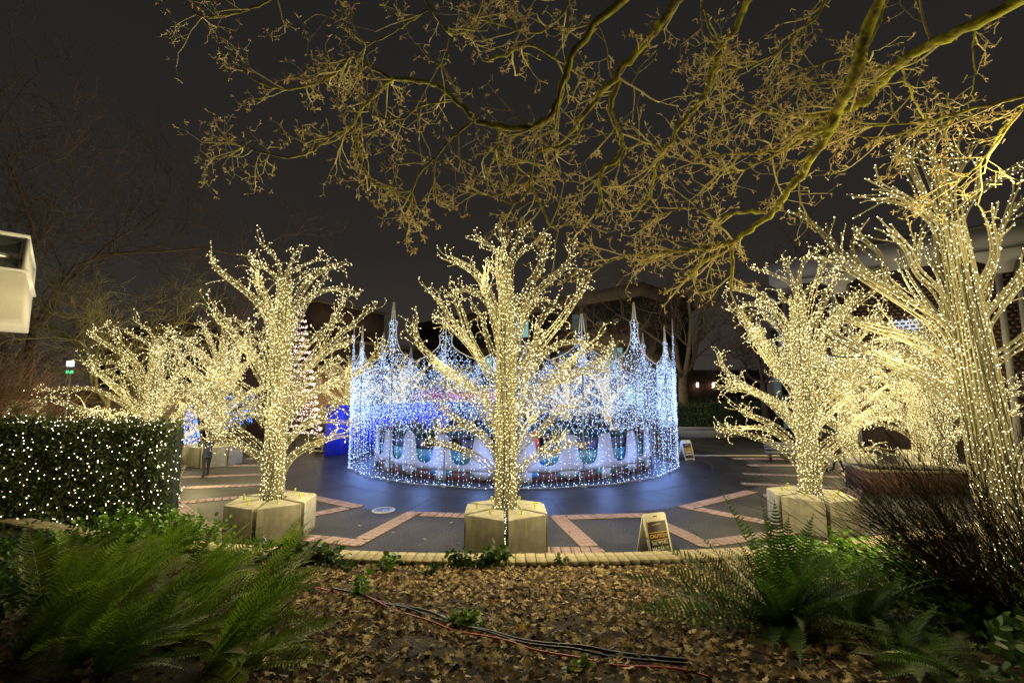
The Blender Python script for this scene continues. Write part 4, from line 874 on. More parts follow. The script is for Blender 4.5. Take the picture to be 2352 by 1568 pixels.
# ------------------------------------------------------------------ leaf litter: lobed maple leaves
def maple(rng):
    a = np.radians([-90, -50, -22, 8, 25, 52, 68, 90, 112, 128, 155, 172, 202, 230]); r = np.array([.25, .45, .30, .85, .45, .85, .50, 1.05, .50, .85, .45, .85, .30, .45])
    r = r * rng.uniform(.85, 1.12, len(r)); x, y = r * np.cos(a), r * np.sin(a); cu = rng.uniform(.1, .55)
    z = cu * (x ** 2) * rng.choice([1, -1, 1]) + rng.uniform(-.08, .08, len(r)) + cu * .5 * y * y * rng.choice([-1, 1])
    v = np.concatenate([[[0, 0, 0]], np.stack([x, y, z], 1)]); n = len(r)
    return v * .5, np.array([[0, 1 + i, 1 + (i + 1) % n] for i in range(n)])
TEMPL = [maple(np.random.default_rng(200 + k)) for k in range(8)]
lmesh = []
for k, (tv, tf) in enumerate(TEMPL):
    for mm in ('litter', 'litter2'):
        q = MB(); q.add(tv, tf); lmesh.append(q.mesh('fallen_leaf', M[mm]))
rng = np.random.default_rng(31); NL = 13500
lx = rng.uniform(-4.6, 4.8, NL); ly = 1.2 + (capY(lx) - .5 - 1.2) * rng.random(NL) ** .75
keep = (lx > -.46 * ly - .15 + rng.normal(size=NL) * .2) & (lx < .66 * ly + .2 + rng.normal(size=NL) * .3); lx, ly = lx[keep], ly[keep]; NL = len(lx)
lz = bedz(lx, ly) + rng.uniform(.01, .055, NL); ls = rng.uniform(.06, .155, NL); R_ = rots(NL, rng, .55)
dist = np.hypot(lx, ly); inview = (np.abs(lx) < 1.5 + .12 * ly) & (ly > 2.3); order = np.argsort(np.where(inview, dist, 99)); nearset = order[:280]; far = order[280:]
for i in nearset:
    o = put('fallen_leaf', lmesh[int(rng.integers(0, 16))], bed, loc=(lx[i], ly[i], lz[i])); o.rotation_euler = (rng.uniform(-.5, .5), rng.uniform(-.5, .5), rng.uniform(0, 6.28)); s_ = ls[i]; o.scale = (s_, s_, s_)
for mm, frac in (('litter', .55), ('litter2', 1.0)):
    pass
mk = rng.integers(0, 8, len(far)); isb = rng.random(len(far)) < .42
for b_, mm in ((False, 'litter'), (True, 'litter2')):
    q = MB()
    for k in range(8):
        sel = far[(mk == k) & (isb == b_)]; q.scatter(TEMPL[k][0], TEMPL[k][1], np.stack([lx[sel], ly[sel], lz[sel]], 1), R_[sel], ls[sel])
    obj('leaf_litter', q, M[mm], bed, 'stuff')
rng = np.random.default_rng(32); n = 16000; fx = rng.uniform(-5.5, 5.5, n); fy = 1.0 + (capY(fx) - .45 - 1.0) * rng.random(n) ** .7; k = np.abs(fx) < fy * 1.1 + .6; fx, fy = fx[k], fy[k]
q = MB(); q.scatter(np.array([[-.5, -.3, 0], [.4, -.45, .1], [.6, .3, 0], [-.3, .5, .15]]), np.array([[0, 1, 2], [0, 2, 3]]), np.stack([fx, fy, bedz(fx, fy) + rng.uniform(0, .03, len(fx))], 1), rots(len(fx), rng, .8), rng.uniform(.02, .06, len(fx))); obj('leaf_fragments', q, M['litter2'], bed, 'stuff')
# a few leaves blown onto the plaza
for k, (sx, sy) in enumerate([(878, 1283), (1040, 1290), (1038, 1316), (1044, 1272), (1100, 1275), (1090, 1330), (1118, 1325), (950, 1342), (1000, 1268), (1390, 1300), (960, 1300), (1110, 1312)]):
    p = G(sx * .9408, sy * .9408, .02); o = put('fallen_leaf', lmesh[(k * 3) % 16], plaza, loc=(p[0], p[1], .03)); o.rotation_euler = (.2 * math.sin(k), .3 * math.cos(k * 2), k * 1.3); o.scale = (.13,) * 3
yl = MB(); q = TEMPL[2]; yl.add(q[0] * .13, q[1]); o = obj('yellow_leaf', yl, M['leaf_y'], loc=tuple(B(1200, 1455) + np.array([0, 0, .05]))); o.rotation_euler = (.9, .2, .4)
tag(o, 'single yellow leaf standing up beside the lime green weed', 'leaf')

# ------------------------------------------------------------------ cables over the leaf litter
def cable(name, label, pts, r, m_, cat):
    P = [B(px, py) + np.array([0, 0, .05 + .02 * math.sin(i * 2.1)]) for i, (px, py) in enumerate(pts)]
    P = np.array(P); t = np.linspace(0, len(P) - 1, len(P) * 5); Q = np.stack([np.interp(t, np.arange(len(P)), P[:, i]) for i in range(3)], 1)
    K = np.ones(5) / 5; Q[2:-2] = np.stack([np.convolve(Q[:, i], K, 'valid') for i in range(3)], 1)
    mb = MB(); mb.tube(Q, r, 6); return tag(obj(name, mb, m_, smooth=True), label, cat)
c1 = lambda x, y: ((700 + x / 2.352) * .9408, (1300 + y / 2.352) * .9408)
cable('orange_cord', 'orange extension cord crossing the leaf litter', [c1(*p) for p in [(170, 335), (230, 358), (330, 370), (420, 375), (500, 412), (600, 455), (700, 495), (830, 545), (960, 583), (1090, 617), (1250, 655), (1400, 690), (1560, 735), (1700, 768), (1850, 785), (2050, 808), (2240, 828), (2420, 850)]], .0085, M['orange_cord'], 'cord')
cable('black_cable', 'upper thick black cable above the orange cord', [c1(*p) for p in [(260, 340), (420, 378), (560, 425), (700, 450), (840, 490), (960, 540), (1060, 575), (1160, 600), (1320, 632), (1500, 672), (1700, 695), (1900, 715), (2100, 750), (2300, 780)]], .013, M['cable'], 'cable')
cable('black_cable', 'lower black cable between the orange cord and the other cable', [c1(*p) for p in [(560, 432), (700, 465), (820, 500), (950, 548), (1150, 607), (1320, 645), (1480, 685), (1650, 710), (1850, 735), (2100, 775), (2300, 805)]], .010, M['cable'], 'cable')

# ------------------------------------------------------------------ bare trees (recursive)
def grow(mb, P, D, L, r, lvl, spec, rng, tips=None, k=3, up=.12):
    n = spec['n'][lvl]; pts = [np.array(P)]; d = np.array(D, float); d /= np.linalg.norm(d); st = L / n
    for i in range(n):
        d = d + rng.normal(size=3) * spec['w'][lvl] + np.array([0, 0, up * (1 if lvl else .5)]) * .5; d /= np.linalg.norm(d); pts.append(pts[-1] + d * st)
    mb.tube(pts, np.maximum(np.linspace(r, r * spec['t'][lvl], n + 1), spec.get('min', 0)), k if lvl else k + 2)
    if lvl + 1 < len(spec['n']):
        c = spec['c'][lvl]; c = int(c * rng.uniform(.8, 1.25) + .5)
        for j in range(c):
            f = rng.uniform(spec['s'][lvl], 1.0) if j < c - 1 else 1.0; q = f * n; i0 = min(int(q), n - 1); w = q - i0; S = pts[i0] * (1 - w) + pts[i0 + 1] * w
            tdir = pts[i0 + 1] - pts[i0]; tdir /= np.linalg.norm(tdir); ax = np.cross(tdir, rng.normal(size=3)); ax /= np.linalg.norm(ax) + 1e-9
            nd = rodr(tdir, ax, rng.uniform(*spec['a'][lvl])); grow(mb, S, nd, L * rng.uniform(*spec['l'][lvl]), r * spec['t'][lvl] * .9 * (1 - .3 * f) + .0, lvl + 1, spec, rng, tips, k, up)
    elif tips is not None: tips.append((pts[-1], d))
BT = dict(n=[5, 6, 6, 4, 3], w=[.06, .26, .32, .34, .3], t=[.6, .45, .45, .45, .6], c=[6, 8, 8, 7], s=[.45, .2, .2, .15], a=[(.4, 1.0), (.4, 1.1), (.4, 1.1), (.4, 1.0)], l=[(.55, .85), (.4, .65), (.35, .6), (.35, .6)])
def bare_tree(label, loc, H_, seed, matn, r=.2, first=None, scx=1.0, spec=BT, group='bare trees beyond the plaza', up=.12):
    rng = np.random.default_rng(seed); t = thing('bare_tree', label, 'tree', loc, 0, group)
    tk = MB(); tk.tube([(0, 0, 0), (.05, 0, H_ * .12), (.0, .05, H_ * .25), (.05, 0, H_ * .36)], [r * 1.3, r, r * .9, r * .75], 8); obj('trunk', tk, M[matn], t)
    n0 = 5
    for i in range(n0):
        lb = MB(); a = i * 2 * math.pi / n0 + rng.uniform(-.4, .4); D = np.array([math.cos(a) * scx, math.sin(a) * scx, rng.uniform(.5, 1.2)])
        sp2 = {k_: v_[1:] for k_, v_ in spec.items() if k_ != 'min'}; sp2['min'] = .0085
        grow(lb, (.05, 0, H_ * .34 - .1 * i), D, H_ * rng.uniform(.42, .6), r * .5, 0, sp2, rng, up=up); obj('limb', lb, M[matn], t)
    return t
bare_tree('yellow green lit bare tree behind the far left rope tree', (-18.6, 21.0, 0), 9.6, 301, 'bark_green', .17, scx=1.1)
bare_tree('tall dim bare tree at the upper left behind the balcony', (-24.0, 22.5, 0), 19, 302, 'bark_dark', .20, scx=.8)
bare_tree('dim reddish bare tree left of the pink cone', (-19.5, 31.0, 0), 11, 303, 'bark_dark', .22)
bare_tree('dim bare tree at the left edge under the balcony', (-21.0, 16.0, 0), 8.0, 304, 'bark_dark', .16)
bare_tree('large dark bare tree right of the castle', (14.2, 38.0, 0), 14.5, 305, 'bark_dark', .42, scx=.7, up=.3)
bare_tree('bushy dark bare tree behind the right spires', (9.2, 42.0, 0), 11.0, 306, 'bark_dark', .25)
bare_tree('slender dark bare tree in front of the library corner', (19.8, 36.0, 0), 13.0, 307, 'bark_dark', .30, scx=.7, up=.3)

# twiggy shrubs: fans of long stems
def twig_bush(label, loc, n, az, azw, el, Lr, r, matn, seed, bend, cat='shrub', extra=3, name='twiggy_shrub'):
    rng = np.random.default_rng(seed); t = thing(name, label, cat, loc)
    grp = 6
    for g in range(grp):
        mb = MB()
        for i in range(n // grp):
            a = az + rng.normal() * azw; e_ = rng.uniform(*el); L = rng.uniform(*Lr); m_ = 10; d = np.array([math.cos(e_) * math.cos(a), math.cos(e_) * math.sin(a), math.sin(e_)]); P = [np.array([rng.normal() * .12, rng.normal() * .12, 0])]
            for k in range(m_):
                d = d + np.array(bend) * (k / m_) * .16 + rng.normal(size=3) * .05; d /= np.linalg.norm(d); P.append(P[-1] + d * L / m_)
            mb.tube(P, np.linspace(r, r * .35, m_ + 1), 4)
            for _ in range(extra):
                k = rng.integers(3, m_ - 1); dd = (P[k + 1] - P[k]); dd /= np.linalg.norm(dd); dd = dd + rng.normal(size=3) * .38; dd /= np.linalg.norm(dd); Q = [P[k]]
                for _2 in range(5): dd = dd + rng.normal(size=3) * .09 + np.array(bend) * .03; dd /= np.linalg.norm(dd); Q.append(Q[-1] + dd * L * .075)
                mb.tube(Q, np.linspace(r * .5, r * .25, 6), 3)
        obj('stem_cluster', mb, M[matn], t, 'stuff')
    return t
twig_bush('dark bare twiggy shrub arching left in front of the nearest rope tree', (4.75, 4.45, 1.1), 130, 2.25, .5, (.45, 1.4), (1.0, 2.4), .0062, 'dark_twig', 401, (-.3, .0, .25), extra=6)
twig_bush('second dark twiggy shrub at the right edge', (5.7, 4.9, 1.0), 90, 2.1, .7, (.5, 1.45), (1.2, 2.2), .0075, 'dark_twig', 403, (-.3, .0, .4))
twig_bush('reddish bare twig bush above the left hedge', (-16.2, 13.2, .5), 120, .55, .6, (.7, 1.4), (2.6, 4.6), .014, 'red_twig', 402, (.5, .0, -.12), extra=4)
# a few yellow leaves on the twigs
tw = thing('yellow_leaf_sprig', 'thin sprig with a few yellow leaves among the dark twigs', 'plant', tuple(B(2130, 1300)))
mb = MB(); mb.tube([(0, 0, 0), (.05, 0, .2), (-.05, .05, .45), (-.15, .1, .7)], .004, 3); obj('stem', mb, M['dark_twig'], tw)
for k, (dx, dz) in enumerate([(-.25, .62), (-.02, .6), (-.1, .42), (.18, .28), (-.3, .3), (.3, .5)]):
    q = MB(); q.scatter(LEAF_V * [1.5, 1, 1], LEAF_F, [[dx, .05, dz]], rots(1), np.array([.09])); obj('leaf', q, M['leaf_y'], tw)
# dark stump like trunk at right edge
mb = MB(); mb.tube([(0, 0, -.1), (.02, 0, .5), (-.04, 0, 1.0), (.03, .02, 1.5)], [.20, .16, .17, .12], 9); mb.tube([(.0, 0, 1.2), (-.12, 0, 1.45), (-.2, 0, 1.75)], [.08, .06, .045], 7)
tr_ = obj('broken_trunk', mb, M['bark_dark'], loc=(5.55, 4.62, 1.0), smooth=True); tag(tr_, 'dark broken trunk at the right edge beside the nearest rope tree', 'tree trunk')

# ------------------------------------------------------------------ the overhanging oak
oak = thing('oak_tree', 'mossy oak reaching in over the camera with bare budding branches', 'tree', (6.2, -1.0, 1.9))
OB = np.array([6.2, -1.0, 1.9])
fork = np.array([6.0, -.6, 6.4])
mb = MB(); mb.tube(np.array([(6.2, -1.0, 1.8), (6.25, -.95, 3.0), (6.1, -.8, 4.6), tuple(fork)]) - OB, [.50, .38, .33, .30], 12); obj('trunk', mb, M['moss'], oak, smooth=True)
zr = lambda x, y: (x * .44 + 1317, y * .44)          # crops of the photo the limbs were read from
zl = lambda x, y: (x * .4 + 423, y * .4)
limbs = [
  ('A', zr, [(2352, 10), (2100, 120), (1900, 220), (1790, 270), (1680, 350), (1600, 440), (1530, 540), (1400, 580), (1290, 600), (1230, 615)], (4.0, 6.2), 20, 9, 1, 1.0),
  ('B', zr, [(1560, 0), (1520, 260), (1450, 420), (1400, 540), (1350, 640), (1280, 760), (1220, 860), (1140, 970), (1080, 1060), (1000, 1140), (900, 1220), (835, 1260), (720, 1290), (560, 1310)], (4.6, 7.4), 22, 5, 1, .9),
  ('B1', zr, [(835, 1260), (830, 1400), (822, 1520)], (7.2, 7.3), 9, 5, 0, .8), ('B2', zr, [(830, 1290), (740, 1330), (660, 1380), (600, 1450)], (7.2, 7.5), 10, 6, 0, 1),
  ('B3', zr, [(1010, 1110), (900, 1100), (800, 1120), (750, 1160), (770, 1190)], (6.9, 7.2), 9, 6, 0, 1.4),
  ('B4', zr, [(720, 1290), (560, 1310), (420, 1330), (280, 1330), (150, 1380)], (7.3, 7.6), 6, 3, 0, 2.2),
  ('B5', zr, [(750, 1160), (640, 1080), (540, 1090), (440, 1130)], (7.1, 7.4), 5, 3, 0, 1.8),
  ('C', zr, [(890, 0), (870, 120), (760, 260), (710, 420), (690, 510), (600, 600), (530, 700), (470, 800), (430, 870), (410, 960), (400, 1040), (330, 1090)], (4.8, 6.8), 14, 4, 1, 1.0),
  ('C1', zr, [(470, 800), (420, 750), (340, 740), (270, 800), (240, 860)], (6.2, 6.5), 7, 4, 0, 1.2),
  ('D', zr, [(520, 0), (450, 130), (350, 260), (240, 380), (150, 480), (60, 600), (-20, 700)], (4.4, 5.8), 20, 9, 1, .9),
  ('D1', zr, [(240, 420), (190, 560), (210, 640), (260, 720), (240, 830), (150, 880), (130, 950), (150, 1020), (120, 1100)], (5.4, 6.5), 12, 6, 0, 1.2),
  ('E', zr, [(1330, 640), (1270, 600), (1150, 610), (990, 580), (860, 520), (760, 560)], (6.0, 6.5), 9, 3, 0, 2.0),
  ('E2', zr, [(1300, 650), (1180, 700), (1060, 790), (900, 800), (700, 810), (600, 860)], (6.0, 6.6), 10, 3, 0, 2.0),
  ('E3', zr, [(1350, 650), (1200, 720), (1110, 780), (1050, 810), (950, 860), (850, 900), (740, 880)], (6.0, 6.6), 9, 3, 0, 1.8),
  ('F', zr, [(2400, 495), (2200, 540), (2010, 590), (1860, 630), (1720, 650), (1540, 660), (1440, 655)], (4.4, 5.8), 9, 3, 1, 1.8),
  ('F2', zr, [(2010, 600), (1930, 660), (1800, 680), (1600, 730), (1450, 700)], (5.0, 5.8), 7, 3, 0, 2.0),
  ('F3', zr, [(2400, 520), (2330, 570), (2230, 680), (2180, 780), (2110, 870), (2000, 960)], (4.8, 5.8), 7, 3, 1, 2.2),
  ('G', zl, [(2400, 80), (2200, 350), (2170, 480), (2130, 620), (2050, 720), (1880, 740), (1720, 710), (1650, 680), (1560, 570), (1480, 500), (1380, 465), (1270, 455), (1190, 450), (1090, 550), (1020, 630), (960, 730)], (4.6, 6.6), 17, 6, 1, .9),
  ('G1', zl, [(960, 730), (870, 760), (790, 830), (700, 890), (560, 910), (430, 870), (320, 840)], (6.5, 7.0), 7, 3, 0, 1.8),
  ('G2', zl, [(960, 740), (1010, 880), (1050, 1020), (1110, 1070), (1180, 1080), (1290, 1150)], (6.5, 6.9), 6, 3, 0, 1.6),
  ('G3', zl, [(1190, 450), (1090, 400), (960, 310), (930, 360), (870, 430), (790, 470), (700, 490), (620, 520), (500, 500), (380, 450), (320, 380)], (6.2, 6.9), 7, 3, 0, 1.5),
  ('G4', zl, [(1650, 700), (1540, 790), (1450, 900), (1340, 1000), (1310, 1100), (1310, 1200), (1290, 1290)], (5.7, 6.6), 6, 3, 0, 1.8),
  ('G5', zl, [(1540, 580), (1360, 600), (1280, 670), (1200, 690), (1100, 670), (1060, 630)], (5.9, 6.3), 5, 3, 0, 1.6),
  ('G6', zl, [(1800, 750), (1800, 880), (1820, 930), (1920, 950), (1900, 1050), (1800, 1130), (1680, 1110)], (5.5, 6.1), 6, 3, 0, 1.8),
  ('H', zl, [(1330, -80), (1400, 30), (1450, 110), (1530, 200), (1640, 180), (1720, 60)], (5.0, 5.4), 6, 3, 1, 1.4),
  ('H2', zl, [(1520, 220), (1490, 330), (1450, 400)], (5.2, 5.4), 4, 3, 0, 1.4), ('H3', zl, [(1400, 60), (1300, 120), (1240, 170), (1100, 240), (1010, 240)], (5.1, 5.6), 4, 2.5, 0, 1.6),
  ('I', zl, [(560, -60), (480, 10), (370, 60), (220, 90), (100, 100), (10, 30)], (5.2, 5.6), 5, 3, 1, 1.2),
  ('J', zl, [(2290, 700), (2240, 830), (2020, 860), (2000, 960), (1980, 1100), (1900, 1180), (1780, 1130)], (5.6, 6.3), 7, 3, 0, 1.8),
  ('J2', zl, [(1990, 1060), (2060, 1200), (2100, 1300), (2150, 1320), (2130, 1400)], (6.1, 6.5), 5, 3, 0, 1.8),
  ('K', zl, [(1750, 340), (1850, 320), (1900, 280), (2000, 250), (2150, 350)], (5.2, 5.5), 7, 5, 0, 1.6),
  ('K2', zl, [(2250, -60), (2180, 80), (2050, 200), (1900, 170), (1750, 120)], (4.8, 5.3), 6, 3, 1, 2.2),
  ('L', zr, [(1330, -40), (1280, 90), (1180, 160), (1090, 260), (960, 330), (800, 370), (760, 370)], (4.8, 5.6), 6, 3, 1, 2.2),
  ('L2', zr, [(1640, -40), (1600, 120), (1540, 250), (1420, 300), (1280, 330), (1180, 420)], (4.8, 5.6), 5, 3, 1, 2.2),
  ('L3', zr, [(1130, 420), (1250, 440), (1350, 430), (1450, 440)], (5.6, 5.7), 4, 3, 0, 1.6), ('M', zr, [(1700, 330), (1750, 450), (1790, 560), (1850, 640)], (5.2, 5.8), 5, 3, 0, 1.6),
  ('N', zr, [(640, -40), (690, 60), (710, 160), (740, 250), (800, 260)], (4.9, 5.3), 5, 3, 1, 1.8), ('O', zr, [(2100, 120), (2080, 240), (2100, 380), (2070, 500)], (4.4, 4.8), 4, 2, 0, 1.5),
]
TW = dict(n=[5, 4, 3], w=[.13, .13, .1], t=[.7, .75, .8], c=[3.4, 2.6], s=[.25, .3], a=[(.5, 1.2), (.5, 1.2)], l=[(.35, .65), (.3, .6)])
rng = np.random.default_rng(77); dead = []
for (nm, conv, pts, (y0, y1), w0, w1, root, dens) in limbs:
    m_ = len(pts); P = np.array([V(*conv(x, y), y0 + (y1 - y0) * i / (m_ - 1)) for i, (x, y) in enumerate(pts)]); Ys = P[:, 1]
    r = np.linspace(w0, w1, m_) / 2 / 1045 * Ys * (1.35 if nm in ('A', 'B') else 1.12)
    if root:
        ext = [fork + (P[0] - fork) * f + np.array([0, 0, .5 * math.sin(f * 3.14)]) for f in (0, .35, .7)]; P = np.concatenate([ext, P]); r = np.concatenate([[max(.12, r[0] * 1.5), max(.08, r[0] * 1.35), r[0] * 1.15], r])
    t = np.arange(len(P)); tt = np.linspace(0, len(P) - 1, (len(P) - 1) * 4 + 1); Q = np.stack([np.interp(tt, t, P[:, i]) for i in range(3)], 1); rr = np.interp(tt, t, r)
    K = np.array([.2, .6, .2])
    for _ in range(2): Q[1:-1] = .25 * Q[:-2] + .5 * Q[1:-1] + .25 * Q[2:]
    Q[1:-1] += rng.normal(size=(len(Q) - 2, 3)) * (rr[1:-1, None] * .22 + .004)
    lm_ = MB(); lm_.tube(Q - OB, rr * rng.uniform(.88, 1.15, len(rr)), 7); lo = obj('limb', lm_, M['moss'], oak, smooth=True)
    tm = MB(); tips = []; S0 = 12 if root else 0; Qv = Q[S0:]; seg = np.linalg.norm(np.diff(Qv, axis=0), axis=1); Lt = seg.sum(); cnt = int(Lt / .30 * dens)
    cum = np.concatenate([[0], np.cumsum(seg)])
    for _ in range(cnt):
        s = Lt * (1 - (1 - rng.uniform(0, 1)) ** 1.25); p0 = np.array([np.interp(s, cum, Qv[:, i]) for i in range(3)]); j = min(len(Qv) - 2, max(0, np.searchsorted(cum, s) - 1)); d = Qv[j + 1] - Qv[j]; d /= np.linalg.norm(d)
        ax = np.cross(d, rng.normal(size=3)); ax /= np.linalg.norm(ax) + 1e-9; nd = rodr(d, ax, rng.uniform(.4, 1.3)) + np.array([-.12, .05, -.12])
        rt = min(.0125, np.interp(s, cum, rr[S0:]) * .5 + .003); grow(tm, p0 - OB, nd, rng.uniform(.25, .72), rt, 0, TW, rng, tips, 3, .06)
    grow(tm, Qv[-1] - OB, Qv[-1] - Qv[-2], rng.uniform(.3, .6), max(.004, rr[-1] * .7), 0, TW, rng, tips, 3, .0)
    put('twigs', tm.mesh('twigs', M['twig']), lo, 'stuff')
    bm2 = MB()
    if tips:
        TP = np.array([a for a, _ in tips]); TD = np.array([b for _, b in tips])
        for _ in range(3):                               # short budding spurs in a star at every tip
            d = TD * .5 + rng.normal(size=TD.shape) * .8; d /= np.linalg.norm(d, axis=1, keepdims=True); E_ = TP + d * rng.uniform(.03, .075, (len(TP), 1))
            for a_, b_ in zip(TP, E_): bm2.tube([a_, b_], [.0045, .0075], 3)
        for a_ in TP[rng.random(len(TP)) < .018]: dead.append(a_ + OB)
        put('buds', bm2.mesh('buds', M['bud']), lo, 'stuff')
q = MB(); dead = np.array(dead)
for k in range(4):
    sel = dead[k::4]
    q.scatter(TEMPL[k][0] * [.6, 1, 1.6], TEMPL[k][1], sel - OB - [0, 0, .03], rots(len(sel), rng, 1.4), rng.uniform(.05, .09, len(sel)))
obj('clinging_leaves', q, M['litter'], oak, 'stuff')

# ------------------------------------------------------------------ balcony at the left
bal = thing('balcony', 'white rendered balcony corner with glazed railing at the left edge', 'balcony', (-8.75, 8.0, 4.72))
u1 = np.array([-1, -1.0]) / math.sqrt(2); u2 = np.array([-.70, .71])
def bq(a, b): return (u1[0] * a + u2[0] * b, u1[1] * a + u2[1] * b)
mb = MB(); pr = [bq(0, 0), bq(0, 2.9), bq(4.5, 2.9), bq(4.5, 0)]; mb.prism(pr[::-1], .0, .82); obj('parapet', mb, M['balcony'], bal)
mb = MB(); mb.prism([bq(-.05, -.05), bq(-.05, 2.95), bq(4.5, 2.95), bq(4.5, -.05)][::-1], .83, .87); obj('sill_cap', mb, M['alu'], bal)
for (a, b) in ((.03, .03), (.03, .22), (1.5, .03), (.03, 2.85)):
    mb = MB(); x, y = bq(a, b); mb.box((x, y, 1.16), (.07, .07, .58), math.pi / 4); obj('rail_post', mb, M['alu'], bal)
mb = MB(); mb.prism([bq(0, 0), bq(0, .07), bq(4.5, .07), bq(4.5, 0)][::-1], 1.46, 1.52); mb.prism([bq(0, .075), bq(0, 2.9), bq(.07, 2.9), bq(.07, .075)][::-1], 1.46, 1.52); obj('top_rail', mb, M['alu'], bal)
mb = MB(); mb.prism([bq(.1, .03), bq(.1, .045), bq(4.4, .045), bq(4.4, .03)][::-1], .90, 1.44); obj('dark_pane', mb, M['glass'], bal)
mb = MB(); mb.prism([bq(.03, .26), bq(.045, .26), bq(.045, 2.8), bq(.03, 2.8)], .90, 1.44); obj('side_pane', mb, M['balcony'], bal)
bw = thing('balcony_building', 'plain brick house wall that carries the balcony beyond the left edge', 'building', (-12.8, 6.3, 0))
mb = MB(); mb.box((-4.2, -1.2, 4.5), (5, 8, 9), math.pi / 4); obj('wall', mb, M['bldg_brick'], bw)

# ------------------------------------------------------------------ buildings beyond
def facade(t, A, Bp, zb, z0, h, n, m, lit, name='window', gap=.12, depth=.08):
    A = np.array(A, float); Bp = np.array(Bp, float); d = Bp - A; L = np.linalg.norm(d); d /= L; az = math.atan2(d[1], d[0]); w = L / n
    me = MB(); me.box((0, 0, 0), (w * (1 - gap), depth, h)); base_ = me.mesh('window', M['glass'])
    fr = MB(); fr.box((0, -.03, 0), (.06, depth + .06, h)); fr.box((0, -.03, h * .18), (w * (1 - gap), depth + .06, .05)); frm = fr.mesh('frame', M['roof'])
    for i in range(n):
        c = A + d * w * (i + .5); o = put(name, base_, t, loc=(c[0], c[1], z0), rz=az); put('frame', frm, o)
        if i in lit:
            q = base_.copy(); q.materials.clear(); q.materials.append(M[lit[i]]); o.data = q
def bl(a): return np.array(a, float)
# centre: long brick building with beige bands
cb_ = thing('campus_building', 'brick building with beige bands and lit windows behind the castle', 'building', (0, 0, 0))
A, Bq = np.array([13.0, 45.0]), np.array([-15.0, 72.0])
d = (Bq - A) / np.linalg.norm(Bq - A); n_ = np.array([-d[1], d[0]]);  n_ = n_ if n_[1] < 0 else -n_
az = math.atan2(d[1], d[0]); L = np.linalg.norm(Bq - A); mid = (A + Bq) / 2
mb = MB(); mb.box((mid[0] - n_[0] * 6, mid[1] - n_[1] * 6, 6.6), (L, 12, 13.2), az); obj('wall', mb, M['bldg_dark'], cb_)
mb = MB(); mb.box((mid[0] - n_[0] * 6, mid[1] - n_[1] * 6, 13.75), (L + .8, 12.8, 1.3), az); obj('parapet_band', mb, M['beige_band'], cb_)
for z in (9.0, 5.2):
    mb = MB(); mb.box((mid[0] + n_[0] * .1, mid[1] + n_[1] * .1, z), (L + .2, .5, .8), az); obj('floor_band', mb, M['beige_band'], cb_)
for z, lit in ((11.2, {3: 'lit_dim', 7: 'lit_cyan', 8: 'lit_cyan', 12: 'lit_dim'}), (7.1, {1: 'lit_cyan', 2: 'lit_dim', 4: 'lit_dim', 9: 'lit_white', 10: 'lit_cyan', 14: 'lit_dim'}), (3.2, {0: 'lit_cyan', 5: 'lit_dim', 6: 'lit_dim', 11: 'lit_cyan'})):
    facade(cb_, A + n_ * .03, Bq + n_ * .03, 0, z, 1.9, 18, 'glass', lit)
# left: big brown brick building
lb_ = thing('brick_hall', 'windowless brown brick hall behind the left rope tree', 'building', (0, 0, 0))
A, Bq = np.array([-24.0, 33.0]), np.array([-10.0, 56.0]); d = (Bq - A) / np.linalg.norm(Bq - A); n_ = np.array([d[1], -d[0]]); az = math.atan2(d[1], d[0]); L = np.linalg.norm(Bq - A); mid = (A + Bq) / 2
mb = MB(); mb.box((mid[0] - n_[0] * 8, mid[1] - n_[1] * 8, 4.2), (L, 16, 8.4), az); obj('wall', mb, M['bldg_brick'], lb_)
mb = MB(); mb.box((mid[0] - n_[0] * 8, mid[1] - n_[1] * 8, 8.6), (L + .4, 16.4, .3), az); obj('roof_edge', mb, M['beige_band'], lb_)
q = A + d * 17 - n_ * 6; mb = MB(); mb.box((q[0], q[1], 10.6), (9, 7, 3.8), az); obj('upper_block', mb, M['bldg_brick'], lb_)
mb = MB(); mb.box((q[0], q[1], 12.6), (9.3, 7.3, .25), az); obj('upper_roof_edge', mb, M['beige_band'], lb_)
q = A + d * 14 + n_ * 1.5; mb = MB(); mb.box((q[0], q[1], 2.8), (26, 3, 5.6), az); obj('lower_wing', mb, M['bldg_brick'], lb_)
mb = MB(); mb.box((q[0], q[1], 5.72), (26.2, 3.2, .2), az); obj('wing_roof_edge', mb, M['beige_band'], lb_)
# far left low brick pavilion and glowing sign wall
lp = thing('brick_pavilion', 'low plain brown brick pavilion behind the far left rope tree', 'building', (-22.5, 24.5, 0), .35)
mb = MB(); mb.box((0, 0, 1.75), (9.5, 4, 3.5)); obj('wall', mb, M['bldg_brick'], lp)
mb = MB(); mb.box((0, 0, 3.6), (9.9, 4.4, .2)); obj('roof_slab', mb, M['roof'], lp)
mb = MB(); mb.box((4.76, -1.0, 1.6), (.06, .12, 3.2)); obj('downpipe', mb, M['beige_band'], lp)
gs = thing('glowing_sign_wall', 'long glowing yellow panel behind the twigs at the left edge', 'light panel', (-24.2, 20.5, 0), .1)
mb = MB(); mb.box((0, 0, 2.65), (6.2, .12, .95)); obj('lit_face', mb, M['lit_yellow'], gs)
mb = MB(); mb.box((0, .15, 1.6), (6.5, .16, 3.2)); obj('backing_wall', mb, M['roof'], gs)
